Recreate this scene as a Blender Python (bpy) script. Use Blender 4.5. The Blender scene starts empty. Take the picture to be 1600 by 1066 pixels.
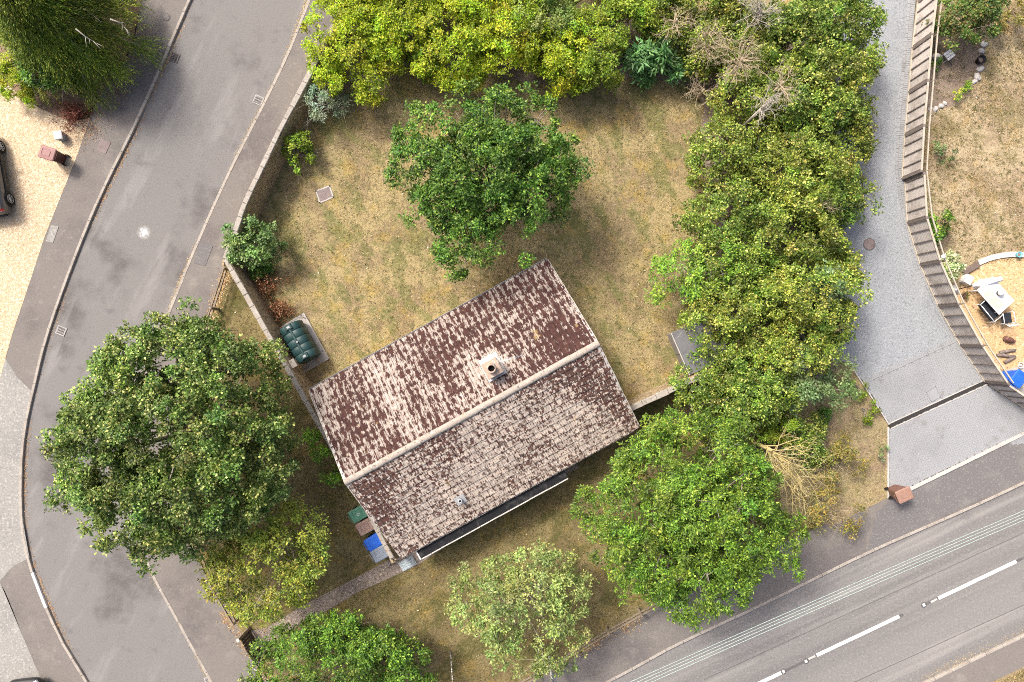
import bpy, bmesh, math, random
import numpy as np
from mathutils import Vector, Matrix

random.seed(7)
RNG = np.random.default_rng(11)
SC = bpy.context.scene
COL = SC.collection

# ------------------------------------------------------------------ camera, light, exposure
CAM_H = 33.0                    # drone height above the road, metres
PXM = 32.5                      # survey scale on the ground: photograph pixels per metre
cam_d = bpy.data.cameras.new('Camera')
cam_d.sensor_width = 36.0
cam_d.lens = 36.0 * CAM_H * PXM / 1600.0
cam_d.clip_end = 2000
cam = bpy.data.objects.new('Camera', cam_d)
cam.location = (0, 0, CAM_H)
COL.objects.link(cam)
SC.camera = cam

SUN_EL = math.radians(50)
SUN_AZ = math.radians(-45)      # clockwise from +Y: upper left of the picture
w = bpy.data.worlds.new('World')
SC.world = w
w.use_nodes = True
wn = w.node_tree.nodes
bg = wn['Background']
sky = wn.new('ShaderNodeTexSky')
sky.sky_type = 'NISHITA'
sky.sun_disc = False
sky.sun_elevation = SUN_EL
sky.sun_rotation = SUN_AZ
sky.air_density = 0.6
sky.dust_density = 6.0
sky.ozone_density = 0.5
w.node_tree.links.new(sky.outputs[0], bg.inputs[0])
bg.inputs[1].default_value = 0.15
sd = bpy.data.lights.new('Sun', 'SUN')
sd.energy = 2.2
sd.angle = math.radians(11)
sd.color = (1.0, 0.95, 0.88)
sun = bpy.data.objects.new('Sun', sd)
sdir = Vector((math.sin(SUN_AZ) * math.cos(SUN_EL), math.cos(SUN_AZ) * math.cos(SUN_EL), math.sin(SUN_EL)))
sun.rotation_euler = (-sdir).to_track_quat('-Z', 'Y').to_euler()
sun.location = sdir * 60
COL.objects.link(sun)
SC.view_settings.view_transform = 'Standard'
SC.view_settings.look = 'None'
SC.view_settings.gamma = 1
SC.view_settings.exposure = 0.66
SC.cycles.max_bounces = 6
SC.cycles.use_denoising = False
SC.cycles.filter_width = 1.0
SC.cycles.transparent_max_bounces = 4


def P(u, v, z=0.1):
    """survey point: photograph pixel + known height -> metres"""
    k = (CAM_H - z) / CAM_H / PXM
    return Vector(((u - 800) * k, (533 - v) * k, z))


# ------------------------------------------------------------------ object helpers
def tag(o, label=None, cat=None, group=None, kind=None):
    if label: o['label'] = label
    if cat: o['category'] = cat
    if group: o['group'] = group
    if kind: o['kind'] = kind
    return o


def link(name, me, parent=None, mat=None):
    if mat is not None:
        for m in (mat if isinstance(mat, (list, tuple)) else [mat]):
            me.materials.append(M[m] if isinstance(m, str) else m)
    o = bpy.data.objects.new(name, me)
    COL.objects.link(o)
    if parent is not None:
        o.parent = parent
    return o


def empty(name, loc=(0, 0, 0), rz=0, **kw):
    o = bpy.data.objects.new(name, None)
    o.location = loc
    o.rotation_euler = (0, 0, rz)
    o.empty_display_size = 0.3
    COL.objects.link(o)
    tag(o, **kw)
    return o


class MB:
    """mesh builder"""
    def __init__(self):
        self.v, self.f, self.m, self.sm = [], [], [], []

    def add(self, vs, fs, mi=0, smooth=False):
        b = len(self.v)
        self.v += [tuple(p) for p in vs]
        for f in fs:
            self.f.append(tuple(b + i for i in f)); self.m.append(mi); self.sm.append(smooth)
        return self

    def box(self, c, s, rz=0.0, mi=0, taper=1.0, ch=0.0):
        """box of size s centred at c; taper scales the top; ch chamfers the top edge"""
        hx, hy, hz = s[0] / 2, s[1] / 2, s[2] / 2
        ca, sa = math.cos(rz), math.sin(rz)
        def r(x, y, z): return (c[0] + x * ca - y * sa, c[1] + x * sa + y * ca, c[2] + z)
        rings = [(hx, hy, -hz)]
        if ch > 0:
            rings += [(hx * taper, hy * taper, hz - ch), (hx * taper - ch, hy * taper - ch, hz)]
        else:
            rings += [(hx * taper, hy * taper, hz)]
        vs, fs = [], []
        for (x, y, z) in rings:
            vs += [r(-x, -y, z), r(x, -y, z), r(x, y, z), r(-x, y, z)]
        n = len(rings)
        for k in range(n - 1):
            for i in range(4):
                j = (i + 1) % 4
                fs.append((k * 4 + i, k * 4 + j, k * 4 + 4 + j, k * 4 + 4 + i))
        fs.append((3, 2, 1, 0)); fs.append(tuple((n - 1) * 4 + i for i in range(4)))
        return self.add(vs, fs, mi)

    def tube(self, pts, radii, sides=6, mi=0, cap=True, smooth=True):
        pts = [Vector(p) for p in pts]
        vs, fs = [], []
        n = len(pts)
        ref = Vector((0.31, 0.17, 0.93))
        for i, p in enumerate(pts):
            d = (pts[min(i + 1, n - 1)] - pts[max(i - 1, 0)])
            d = d.normalized() if d.length > 1e-6 else Vector((0, 0, 1))
            a = d.cross(ref)
            if a.length < 0.05: a = d.cross(Vector((1, 0, 0)))
            a.normalize(); b = d.cross(a)
            rr = radii[i] if hasattr(radii, '__len__') else radii
            for k in range(sides):
                t = 2 * math.pi * k / sides
                vs.append(p + a * (rr * math.cos(t)) + b * (rr * math.sin(t)))
        for i in range(n - 1):
            for k in range(sides):
                j = (k + 1) % sides
                fs.append((i * sides + k, i * sides + j, i * sides + sides + j, i * sides + sides + k))
        if cap:
            fs.append(tuple(range(sides - 1, -1, -1)))
            fs.append(tuple((n - 1) * sides + k for k in range(sides)))
        return self.add(vs, fs, mi, smooth)

    def lathe(self, c, prof, sides=16, mi=0, smooth=True):
        """prof: list of (radius, z) around the vertical axis through c"""
        vs, fs = [], []
        for (r, z) in prof:
            for k in range(sides):
                t = 2 * math.pi * k / sides
                vs.append((c[0] + r * math.cos(t), c[1] + r * math.sin(t), c[2] + z))
        for i in range(len(prof) - 1):
            for k in range(sides):
                j = (k + 1) % sides
                fs.append((i * sides + k, i * sides + j, i * sides + sides + j, i * sides + sides + k))
        fs.append(tuple(range(sides - 1, -1, -1)))
        fs.append(tuple((len(prof) - 1) * sides + k for k in range(sides)))
        return self.add(vs, fs, mi, smooth)

    def mesh(self, name):
        me = bpy.data.meshes.new(name)
        me.from_pydata(self.v, [], self.f)
        me.polygons.foreach_set('material_index', self.m)
        me.polygons.foreach_set('use_smooth', self.sm)
        me.update()
        return me

    def build(self, name, mat, parent=None):
        return link(name, self.mesh(name), parent, mat)


def spline(pts, step=0.5, closed=False):
    """Catmull-Rom through world points, resampled about every step metres"""
    pts = [Vector((p[0], p[1], p[2] if len(p) > 2 else 0.0)) for p in pts]
    out = []
    n = len(pts)
    for i in range(n - 1):
        p0, p1, p2, p3 = pts[max(i - 1, 0)], pts[i], pts[i + 1], pts[min(i + 2, n - 1)]
        k = max(2, int((p2 - p1).length / 0.15))
        for j in range(k):
            t = j / k
            out.append(0.5 * ((2 * p1) + (p2 - p0) * t + (2 * p0 - 5 * p1 + 4 * p2 - p3) * t * t + (3 * p1 - p0 - 3 * p2 + p3) * t ** 3))
    out.append(pts[-1])
    d = [0.0]
    for a, b in zip(out, out[1:]): d.append(d[-1] + (b - a).length)
    m = max(2, int(round(d[-1] / step)) + 1)
    res, k = [], 0
    for i in range(m):
        t = d[-1] * i / (m - 1)
        while k < len(d) - 2 and d[k + 1] < t: k += 1
        f = (t - d[k]) / max(d[k + 1] - d[k], 1e-9)
        res.append(out[k].lerp(out[k + 1], min(max(f, 0), 1)))
    return res


def px(pts, z=0.1):
    return [P(u, v, z) for (u, v) in pts]


# ------------------------------------------------------------------ materials
M = {}


class NT:
    def __init__(self, name):
        self.m = bpy.data.materials.new(name)
        self.m.use_nodes = True
        self.t = self.m.node_tree
        self.b = self.t.nodes['Principled BSDF']
        self.b.inputs['Specular IOR Level'].default_value = 0.25
        M[name] = self.m
        g = self.t.nodes.new('ShaderNodeNewGeometry')
        self.pos = g.outputs['Position']

    def l(self, a, b): self.t.links.new(a, b)

    def n(self, kind): return self.t.nodes.new(kind)

    def mapped(self, rz=0.0, sc=(1, 1, 1), src=None):
        """world position turned by rz, then scaled"""
        r = self.n('ShaderNodeVectorRotate'); r.rotation_type = 'Z_AXIS'
        r.inputs['Angle'].default_value = rz
        self.l(src or self.pos, r.inputs['Vector'])
        s = self.n('ShaderNodeVectorMath'); s.operation = 'MULTIPLY'
        self.l(r.outputs[0], s.inputs[0]); s.inputs[1].default_value = sc
        return s.outputs[0]

    def noise(self, scale, detail=4, rough=0.6, src=None):
        x = self.n('ShaderNodeTexNoise')
        x.inputs['Scale'].default_value = scale
        x.inputs['Detail'].default_value = detail
        x.inputs['Roughness'].default_value = rough
        self.l(src or self.pos, x.inputs['Vector'])
        return x.outputs['Fac']

    def ramp(self, src, lo, hi, a=0.0, b=1.0):
        r = self.n('ShaderNodeMapRange'); r.interpolation_type = 'SMOOTHSTEP'
        self.l(src, r.inputs[0])
        r.inputs[1].default_value = lo; r.inputs[2].default_value = hi
        r.inputs[3].default_value = a; r.inputs[4].default_value = b
        return r.outputs[0]

    def math(self, op, a, b=None):
        x = self.n('ShaderNodeMath'); x.operation = op
        for i, q in enumerate((a, b)):
            if q is None: continue
            if isinstance(q, (int, float)): x.inputs[i].default_value = q
            else: self.l(q, x.inputs[i])
        return x.outputs[0]

    def mix(self, fac, a, b, mode='MIX'):
        x = self.n('ShaderNodeMix'); x.data_type = 'RGBA'; x.blend_type = mode
        for i, q in ((0, fac), (6, a), (7, b)):
            if isinstance(q, (int, float)): x.inputs[i].default_value = q
            elif isinstance(q, tuple): x.inputs[i].default_value = (q[0], q[1], q[2], 1)
            else: self.l(q, x.inputs[i])
        return x.outputs[2]

    def spot(self, c, r0, r1):
        """1 at world point c fading to 0 between r0 and r1 metres"""
        s = self.n('ShaderNodeVectorMath'); s.operation = 'SUBTRACT'
        self.l(self.pos, s.inputs[0]); s.inputs[1].default_value = tuple(c)
        z = self.n('ShaderNodeVectorMath'); z.operation = 'MULTIPLY'
        self.l(s.outputs[0], z.inputs[0]); z.inputs[1].default_value = (1, 1, 0)
        d = self.n('ShaderNodeVectorMath'); d.operation = 'LENGTH'
        self.l(z.outputs[0], d.inputs[0])
        return self.ramp(d.outputs['Value'], r0, r1, 1.0, 0.0)

    def out(self, col, rough=0.9, bump=None):
        if isinstance(col, tuple): self.b.inputs['Base Color'].default_value = (*col, 1)
        else: self.l(col, self.b.inputs['Base Color'])
        if isinstance(rough, (int, float)): self.b.inputs['Roughness'].default_value = rough
        else: self.l(rough, self.b.inputs['Roughness'])
        if bump is not None:
            src, st, dist = bump
            b = self.n('ShaderNodeBump')
            b.inputs['Strength'].default_value = st; b.inputs['Distance'].default_value = dist
            self.l(src, b.inputs['Height']); self.l(b.outputs[0], self.b.inputs['Normal'])
        return self.m


def surf(name, base, layers=(), rough=0.9, bump=None, spec=None):
    """base colour overlaid by noise layers: (scale, lo, hi, colour, strength[, (rz, sx, sy, sz)])"""
    t = NT(name)
    c = base
    for L in layers:
        src = None
        if len(L) > 5: src = t.mapped(L[5][0], L[5][1:])
        f = t.ramp(t.noise(L[0], 4, 0.62, src), L[1], L[2], 0, L[4])
        c = t.mix(f, c, L[3])
    b = None
    if bump: b = (t.noise(bump[0], 3, 0.6), bump[1], bump[2])
    if spec is not None: t.b.inputs['Specular IOR Level'].default_value = spec
    t.out(c, rough, b)
    return t


ROADA = math.atan2(0.427, 0.904)     # heading of the main road
# --- asphalt
t = surf('asphalt_estate', (0.205, 0.194, 0.184), [
    (0.22, 0.50, 0.66, (0.105, 0.094, 0.090), 0.85),
    (0.5, 0.52, 0.68, (0.262, 0.250, 0.238), 0.8, (-math.radians(63), 0.35, 1.6, 1)),
    (1.1, 0.55, 0.75, (0.13, 0.12, 0.122), 0.6),
    (10, 0.48, 0.70, (0.25, 0.238, 0.228), 0.4),
    (13, 0.55, 0.68, (0.11, 0.103, 0.10), 0.4)], 0.92, (45, 0.35, 0.01))
bc = t.b.inputs['Base Color'].links[0].from_socket
sp = P(223, 363)
c2 = t.mix(t.math('MULTIPLY', t.spot(sp, 0.0, 0.40), t.ramp(t.noise(9, 4), 0.30, 0.62, 0, 1)), bc, (0.75, 0.75, 0.73))
c2 = t.mix(t.spot(sp, 0.0, 0.12), c2, (0.85, 0.85, 0.84))
t.l(c2, t.b.inputs['Base Color'])
surf('asphalt_main', (0.232, 0.221, 0.209), [
    (0.16, 0.42, 0.62, (0.172, 0.164, 0.158), 0.8, (-ROADA, 0.08, 3.6, 1)),
    (0.5, 0.5, 0.7, (0.33, 0.315, 0.29), 0.75, (-ROADA, 0.10, 2.4, 1)),
    (0.9, 0.58, 0.75, (0.14, 0.135, 0.14), 0.5),
    (9, 0.48, 0.70, (0.33, 0.315, 0.295), 0.5),
    (12, 0.56, 0.68, (0.12, 0.115, 0.113), 0.5)], 0.9, (40, 0.4, 0.01))
surf('asphalt_path', (0.200, 0.180, 0.162), [
    (0.35, 0.45, 0.68, (0.14, 0.125, 0.122), 0.8),
    (0.9, 0.54, 0.75, (0.27, 0.245, 0.215), 0.7),
    (3.5, 0.58, 0.75, (0.30, 0.27, 0.23), 0.5),
    (10, 0.50, 0.70, (0.27, 0.245, 0.225), 0.45),
    (9, 0.58, 0.70, (0.10, 0.09, 0.083), 0.5)], 0.95, (42, 0.4, 0.012))
surf('asphalt_patch', (0.165, 0.155, 0.152), [
    (0.8, 0.5, 0.7, (0.22, 0.205, 0.19), 0.7),
    (10, 0.5, 0.7, (0.28, 0.27, 0.25), 0.7)], 0.95, (42, 0.4, 0.012))
surf('concrete_old', (0.30, 0.29, 0.265), [
    (0.5, 0.45, 0.65, (0.25, 0.245, 0.23), 0.8),
    (2.5, 0.55, 0.72, (0.38, 0.365, 0.33), 0.7),
    (0.9, 0.62, 0.74, (0.17, 0.15, 0.13), 0.6),
    (9, 0.5, 0.7, (0.52, 0.50, 0.46), 0.7),
    (11, 0.57, 0.68, (0.16, 0.155, 0.15), 0.7)], 0.95, (40, 0.4, 0.012))
surf('gravel_buff', (0.56, 0.425, 0.275), [
    (0.3, 0.5, 0.7, (0.52, 0.39, 0.25), 0.6),
    (8, 0.5, 0.64, (0.74, 0.66, 0.47), 0.85),
    (11, 0.55, 0.64, (0.33, 0.25, 0.145), 0.8),
    (14, 0.56, 0.66, (0.85, 0.78, 0.66), 0.6)], 0.95, (22, 0.9, 0.03))
surf('gravel_grey', (0.305, 0.322, 0.336), [
    (0.25, 0.45, 0.68, (0.225, 0.238, 0.248), 0.6),
    (0.4, 0.52, 0.7, (0.36, 0.37, 0.375), 0.7, (0.1, 1.6, 0.35, 1)),
    (9, 0.5, 0.66, (0.40, 0.41, 0.415), 0.6),
    (11, 0.55, 0.64, (0.15, 0.16, 0.165), 0.55)], 0.95, (24, 0.8, 0.025))
surf('gravel_path', (0.30, 0.245, 0.205), [
    (0.8, 0.45, 0.65, (0.22, 0.175, 0.15), 0.7),
    (8, 0.52, 0.66, (0.56, 0.45, 0.39), 0.8),
    (10, 0.54, 0.64, (0.08, 0.07, 0.06), 0.85)], 0.95, (20, 0.9, 0.03))
surf('woodchip', (0.60, 0.405, 0.21), [
    (7, 0.52, 0.64, (0.74, 0.58, 0.38), 0.85),
    (9, 0.55, 0.64, (0.30, 0.18, 0.085), 0.85)], 0.95, (18, 0.9, 0.03))
surf('soil', (0.245, 0.185, 0.14), [
    (1.2, 0.45, 0.7, (0.32, 0.25, 0.19), 0.8),
    (8, 0.55, 0.7, (0.42, 0.34, 0.26), 0.7),
    (10, 0.57, 0.68, (0.10, 0.07, 0.05), 0.8)], 0.97, (25, 0.7, 0.02))
surf('needle_litter', (0.22, 0.15, 0.10), [
    (1.5, 0.5, 0.7, (0.33, 0.25, 0.16), 0.8),
    (8, 0.55, 0.7, (0.46, 0.34, 0.22), 0.7),
    (3, 0.6, 0.75, (0.10, 0.12, 0.04), 0.7)], 0.97, (25, 0.7, 0.02))


def lawn(name, straw, olive, brown, gold, seed_rot, green=0.5):
    t = NT(name)
    n1 = t.noise(0.45, 6, 0.6, t.mapped(seed_rot, (1, 1, 1)))
    n2 = t.noise(0.9, 6, 0.65, t.mapped(seed_rot + 1.1, (1, 1, 1)))
    n3 = t.noise(0.5, 6, 0.6, t.mapped(seed_rot + 2.3, (1.7, 0.8, 1)))
    c = t.mix(t.ramp(n1, 0.46, 0.56, 0, 0.95), straw, brown)
    c = t.mix(t.ramp(n2, 0.51, 0.64, 0, 0.6), c, gold)
    c = t.mix(t.ramp(n3, 0.51, 0.60, 0, green), c, olive)
    c = t.mix(t.ramp(t.noise(2.2, 5, 0.75), 0.52, 0.64, 0, green * 0.9), c, olive)
    c = t.mix(t.ramp(t.noise(5.5, 4, 0.75), 0.50, 0.66, 0, 0.40), c, tuple(min(1, q * 1.5) for q in straw))
    c = t.mix(t.ramp(t.noise(6.5, 4, 0.75), 0.53, 0.66, 0, 0.6), c, tuple(q * 0.48 for q in brown))
    c = t.mix(t.ramp(t.noise(9, 3, 0.75), 0.54, 0.64, 0, 0.6), c, tuple(q * 0.62 for q in olive))
    h = t.math('ADD', t.noise(12, 4, 0.75), t.math('MULTIPLY', t.noise(4, 3, 0.6), 0.6))
    t.out(c, 0.97, (h, 0.8, 0.05))


lawn('lawn_rear', (0.375, 0.295, 0.148), (0.160, 0.168, 0.056), (0.275, 0.205, 0.115), (0.39, 0.28, 0.075), 0.3, 0.72)
lawn('lawn_front', (0.235, 0.188, 0.088), (0.098, 0.098, 0.030), (0.180, 0.138, 0.066), (0.285, 0.20, 0.052), 1.7, 0.75)
lawn('lawn_neighbour', (0.44, 0.35, 0.215), (0.17, 0.15, 0.058), (0.345, 0.26, 0.165), (0.38, 0.27, 0.115), 2.9, 0.55)
lawn('verge_grass', (0.36, 0.285, 0.155), (0.14, 0.15, 0.05), (0.30, 0.22, 0.14), (0.33, 0.25, 0.10), 4.1, 0.5)
lawn('far_grass', (0.30, 0.25, 0.13), (0.12, 0.14, 0.045), (0.24, 0.19, 0.11), (0.28, 0.22, 0.08), 5.0, 0.6)

# --- masonry and joinery
surf('kerb_stone', (0.41, 0.37, 0.32), [
    (1.3, 0.45, 0.65, (0.31, 0.27, 0.23), 0.85), (7, 0.52, 0.7, (0.47, 0.43, 0.38), 0.7),
    (30, 0.55, 0.7, (0.17, 0.15, 0.13), 0.7)], 0.95, (40, 0.4, 0.01))
surf('kerb_pale', (0.52, 0.49, 0.45), [
    (1.5, 0.5, 0.7, (0.40, 0.37, 0.335), 0.7), (9, 0.56, 0.7, (0.36, 0.33, 0.30), 0.6)], 0.95, (40, 0.3, 0.01))
surf('kerb_painted', (0.86, 0.86, 0.84), [(6, 0.6, 0.72, (0.5, 0.48, 0.44), 0.5)], 0.8)
surf('mortar', (0.27, 0.235, 0.20), [(20, 0.5, 0.7, (0.18, 0.15, 0.125), 0.7)], 0.97)
surf('coping', (0.385, 0.35, 0.30), [
    (1.1, 0.48, 0.66, (0.35, 0.315, 0.27), 0.8), (6, 0.54, 0.68, (0.50, 0.47, 0.42), 0.7),
    (9, 0.56, 0.66, (0.19, 0.16, 0.13), 0.8), (3, 0.64, 0.74, (0.30, 0.145, 0.08), 0.7)], 0.95, (28, 0.5, 0.012))
surf('rubble', (0.43, 0.335, 0.205), [
    (2.2, 0.46, 0.62, (0.30, 0.225, 0.14), 0.85), (5, 0.55, 0.7, (0.42, 0.345, 0.23), 0.8),
    (14, 0.57, 0.7, (0.13, 0.10, 0.07), 0.7)], 0.97, (30, 0.6, 0.015))
surf('house_wall', (0.48, 0.41, 0.32), [(1.2, 0.45, 0.7, (0.38, 0.32, 0.25), 0.7), (20, 0.5, 0.7, (0.55, 0.49, 0.40), 0.5)], 0.95, (25, 0.4, 0.01))
surf('slab', (0.45, 0.42, 0.375), [
    (2.2, 0.5, 0.68, (0.34, 0.31, 0.275), 0.8), (7, 0.58, 0.7, (0.20, 0.18, 0.15), 0.7),
    (28, 0.55, 0.7, (0.56, 0.53, 0.48), 0.6)], 0.95, (30, 0.3, 0.01))
surf('fence_wood', (0.50, 0.455, 0.415), [
    (0.8, 0.45, 0.66, (0.27, 0.235, 0.205), 0.8), (3.5, 0.52, 0.70, (0.53, 0.485, 0.44), 0.8, (0, 1, 1, 9)),
    (9, 0.58, 0.72, (0.20, 0.165, 0.14), 0.7)], 0.93, (30, 0.4, 0.01))
surf('fence_batten', (0.205, 0.172, 0.150), [(3, 0.5, 0.7, (0.145, 0.12, 0.105), 0.8)], 0.93)
surf('fence_cap', (0.50, 0.445, 0.36), [(3, 0.5, 0.7, (0.38, 0.325, 0.25), 0.8)], 0.93)
surf('rail_wood', (0.29, 0.235, 0.175), [(2, 0.5, 0.7, (0.19, 0.15, 0.11), 0.8), (9, 0.56, 0.7, (0.40, 0.34, 0.26), 0.7)], 0.95)
surf('gate_wood', (0.105, 0.082, 0.066), [(4, 0.5, 0.7, (0.16, 0.13, 0.105), 0.8)], 0.9)
surf('white_paint', (0.80, 0.79, 0.77), [(3, 0.55, 0.75, (0.65, 0.63, 0.60), 0.6)], 0.55)
surf('road_paint', (0.80, 0.80, 0.79), [(5, 0.60, 0.72, (0.45, 0.44, 0.42), 0.6), (30, 0.6, 0.72, (0.4, 0.39, 0.38), 0.7)], 0.8)
surf('road_tar', (0.125, 0.12, 0.118), [(4, 0.5, 0.7, (0.19, 0.18, 0.17), 0.8)], 0.85)
surf('cast_iron', (0.16, 0.145, 0.14), [(5, 0.5, 0.7, (0.10, 0.088, 0.085), 0.8)], 0.65)
surf('cast_light', (0.42, 0.40, 0.375), [(5, 0.5, 0.7, (0.30, 0.28, 0.26), 0.8)], 0.7)
surf('drain_void', (0.045, 0.042, 0.04), (), 0.9)
surf('rusty_plate', (0.255, 0.205, 0.195), [(4, 0.45, 0.68, (0.19, 0.145, 0.135), 0.8), (30, 0.55, 0.7, (0.33, 0.27, 0.25), 0.6)], 0.85)
surf('block', (0.325, 0.332, 0.338), [(0.35, 0.45, 0.65, (0.27, 0.276, 0.28), 0.85), (4.5, 0.58, 0.72, (0.38, 0.38, 0.375), 0.75),
    (9, 0.54, 0.68, (0.34, 0.342, 0.342), 0.6), (1.1, 0.58, 0.72, (0.20, 0.19, 0.175), 0.6)], 0.95, (40, 0.3, 0.01))
surf('block_joint', (0.255, 0.257, 0.26), [(20, 0.5, 0.7, (0.31, 0.31, 0.305), 0.6)], 0.97)
surf('bark', (0.30, 0.265, 0.225), [(4, 0.45, 0.68, (0.19, 0.16, 0.13), 0.8), (12, 0.55, 0.7, (0.42, 0.38, 0.33), 0.6)], 0.95)
surf('bark_pale', (0.50, 0.45, 0.38), [(4, 0.5, 0.7, (0.36, 0.31, 0.25), 0.8)], 0.95)
surf('twig_tan', (0.47, 0.385, 0.255), [(4, 0.5, 0.7, (0.33, 0.26, 0.17), 0.8)], 0.95)
surf('twig_lichen', (0.56, 0.46, 0.205), [(3, 0.5, 0.7, (0.50, 0.44, 0.33), 0.9), (8, 0.58, 0.7, (0.55, 0.36, 0.08), 0.7)], 0.95)
surf('twig_red', (0.17, 0.065, 0.04), [(4, 0.5, 0.7, (0.28, 0.13, 0.08), 0.8)], 0.95)
surf('felt_black', (0.018, 0.018, 0.020), [(3, 0.52, 0.68, (0.06, 0.058, 0.058), 0.8), (7, 0.6, 0.72, (0.10, 0.10, 0.10), 0.5)], 0.75, (18, 0.4, 0.01))
surf('shed_felt', (0.165, 0.165, 0.17), [(1.5, 0.45, 0.68, (0.11, 0.11, 0.112), 0.8), (20, 0.56, 0.7, (0.24, 0.24, 0.24), 0.6)], 0.9)
surf('shed_board', (0.30, 0.285, 0.27), [(3, 0.5, 0.7, (0.21, 0.195, 0.18), 0.8)], 0.93)
surf('tank_green', (0.014, 0.050, 0.050), [(3, 0.5, 0.7, (0.022, 0.068, 0.066), 0.7)], 0.5, None, 0.5)
surf('tank_dark', (0.012, 0.022, 0.022), (), 0.5)
surf('lead', (0.42, 0.43, 0.44), [(3, 0.5, 0.7, (0.55, 0.56, 0.57), 0.7)], 0.6)
surf('mortar_white', (0.56, 0.53, 0.48), [(4, 0.55, 0.7, (0.55, 0.50, 0.45), 0.7)], 0.95)
surf('clay_pot', (0.44, 0.33, 0.255), [(5, 0.5, 0.7, (0.56, 0.47, 0.38), 0.8), (14, 0.58, 0.7, (0.25, 0.15, 0.10), 0.6)], 0.9)
surf('hole_and_cap_black', (0.008, 0.007, 0.007), (), 0.95)  # near-black: painted dark of the flue hole, also the black vent cap
surf('aluminium', (0.66, 0.67, 0.68), (), 0.4)
M['aluminium'].node_tree.nodes['Principled BSDF'].inputs['Metallic'].default_value = 0.6
surf('mat_pale', (0.52, 0.60, 0.62), [(9, 0.48, 0.58, (0.34, 0.43, 0.46), 0.8)], 0.8)
for nm, c in (('bin_brown', (0.205, 0.105, 0.080)), ('bin_brown_faded', (0.42, 0.285, 0.235)), ('bin_green', (0.13, 0.34, 0.225)),
              ('bin_blue', (0.018, 0.125, 0.60)), ('bin_grey', (0.225, 0.26, 0.31)), ('bin_tan', (0.33, 0.195, 0.145)), ('bin_mauve', (0.30, 0.155, 0.140)), ('bin_maroon', (0.075, 0.022, 0.018))):
    surf(nm, c, [(5, 0.5, 0.75, tuple(min(1, q * 1.25 + 0.015) for q in c), 0.6)], 0.55, None, 0.4)
surf('rubber', (0.018, 0.018, 0.018), (), 0.8)
surf('car_grey', (0.105, 0.105, 0.108), (), 0.28, None, 0.6)
surf('car_black', (0.02, 0.021, 0.023), (), 0.25, None, 0.6)
surf('car_trim', (0.02, 0.02, 0.021), (), 0.5)
surf('car_glass', (0.015, 0.018, 0.02), (), 0.06, None, 0.7)
surf('tail_red', (0.55, 0.012, 0.014), (), 0.2, None, 0.6)
surf('lamp_clear', (0.75, 0.75, 0.77), (), 0.2, None, 0.6)
surf('plate_yellow', (0.75, 0.55, 0.05), (), 0.4)
surf('alloy', (0.55, 0.55, 0.56), (), 0.35)
surf('cushion_dark', (0.022, 0.026, 0.034), [(14, 0.5, 0.7, (0.035, 0.04, 0.05), 0.7)], 0.9)
surf('table_white', (0.80, 0.80, 0.79), [(3, 0.55, 0.75, (0.70, 0.69, 0.67), 0.6)], 0.35, None, 0.5)
surf('table_cloth', (0.50, 0.475, 0.40), [(6, 0.5, 0.6, (0.62, 0.60, 0.53), 0.8)], 0.9)
surf('cloth_white', (0.74, 0.74, 0.78), [(5, 0.5, 0.7, (0.62, 0.62, 0.69), 0.7)], 0.9)
surf('plastic_cyan', (0.20, 0.62, 0.75), (), 0.5)
surf('black_plastic', (0.02, 0.02, 0.022), (), 0.55)
surf('log_bark', (0.20, 0.155, 0.13), [(6, 0.5, 0.65, (0.36, 0.31, 0.28), 0.85, (0.5, 1, 5, 1))], 0.95)
surf('terracotta', (0.155, 0.072, 0.055), [(5, 0.55, 0.7, (0.40, 0.34, 0.31), 0.7)], 0.8)
surf('wire', (0.42, 0.53, 0.49), (), 0.6)
surf('sign_dark', (0.035, 0.038, 0.055), (), 0.5)
surf('rock', (0.56, 0.53, 0.485), [(5, 0.5, 0.7, (0.40, 0.365, 0.32), 0.8), (18, 0.57, 0.7, (0.65, 0.63, 0.60), 0.6)], 0.95, (18, 0.5, 0.02))
surf('brick_white', (0.72, 0.69, 0.63), [(5, 0.5, 0.7, (0.58, 0.53, 0.46), 0.7)], 0.93)
surf('sleeper', (0.165, 0.125, 0.105), [(5, 0.5, 0.68, (0.26, 0.21, 0.18), 0.8, (-0.5, 1, 6, 1))], 0.95)

# leaf material: colour of each leaf comes from the mesh, light passes through the blade
t = NT('leaf')
a = t.n('ShaderNodeAttribute'); a.attribute_name = 'leafcol'
t.out(a.outputs['Color'], 0.48)
t.b.inputs['Specular IOR Level'].default_value = 0.35
tr = t.n('ShaderNodeBsdfTranslucent'); t.l(t.mix(1.0, a.outputs['Color'], (1.25, 1.2, 0.6), 'MULTIPLY'), tr.inputs['Color'])
mx = t.n('ShaderNodeMixShader'); mx.inputs[0].default_value = 0.10
t.l(t.b.outputs[0], mx.inputs[1]); t.l(tr.outputs[0], mx.inputs[2])
t.l(mx.outputs[0], t.t.nodes['Material Output'].inputs['Surface'])

# ------------------------------------------------------------------ the house frame
HC = Vector((-1.69, -3.01, 0))
HA = math.radians(28.8)
AX = Vector((math.cos(HA), math.sin(HA), 0))         # along the ridge, to the right
NX = Vector((math.sin(HA), -math.cos(HA), 0))        # towards the front (lower right)
HL, HW = 12.15, 8.40                                 # roof plan
ZE, ZR = 2.42, 4.20
G = 0.10                                             # level of gardens and pavements


def Hs(s, t_, z): return HC + AX * s + NX * t_ + Vector((0, 0, z))


def to_house(p): d = Vector((p[0], p[1], 0)) - HC; return d.dot(AX), d.dot(NX)


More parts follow.
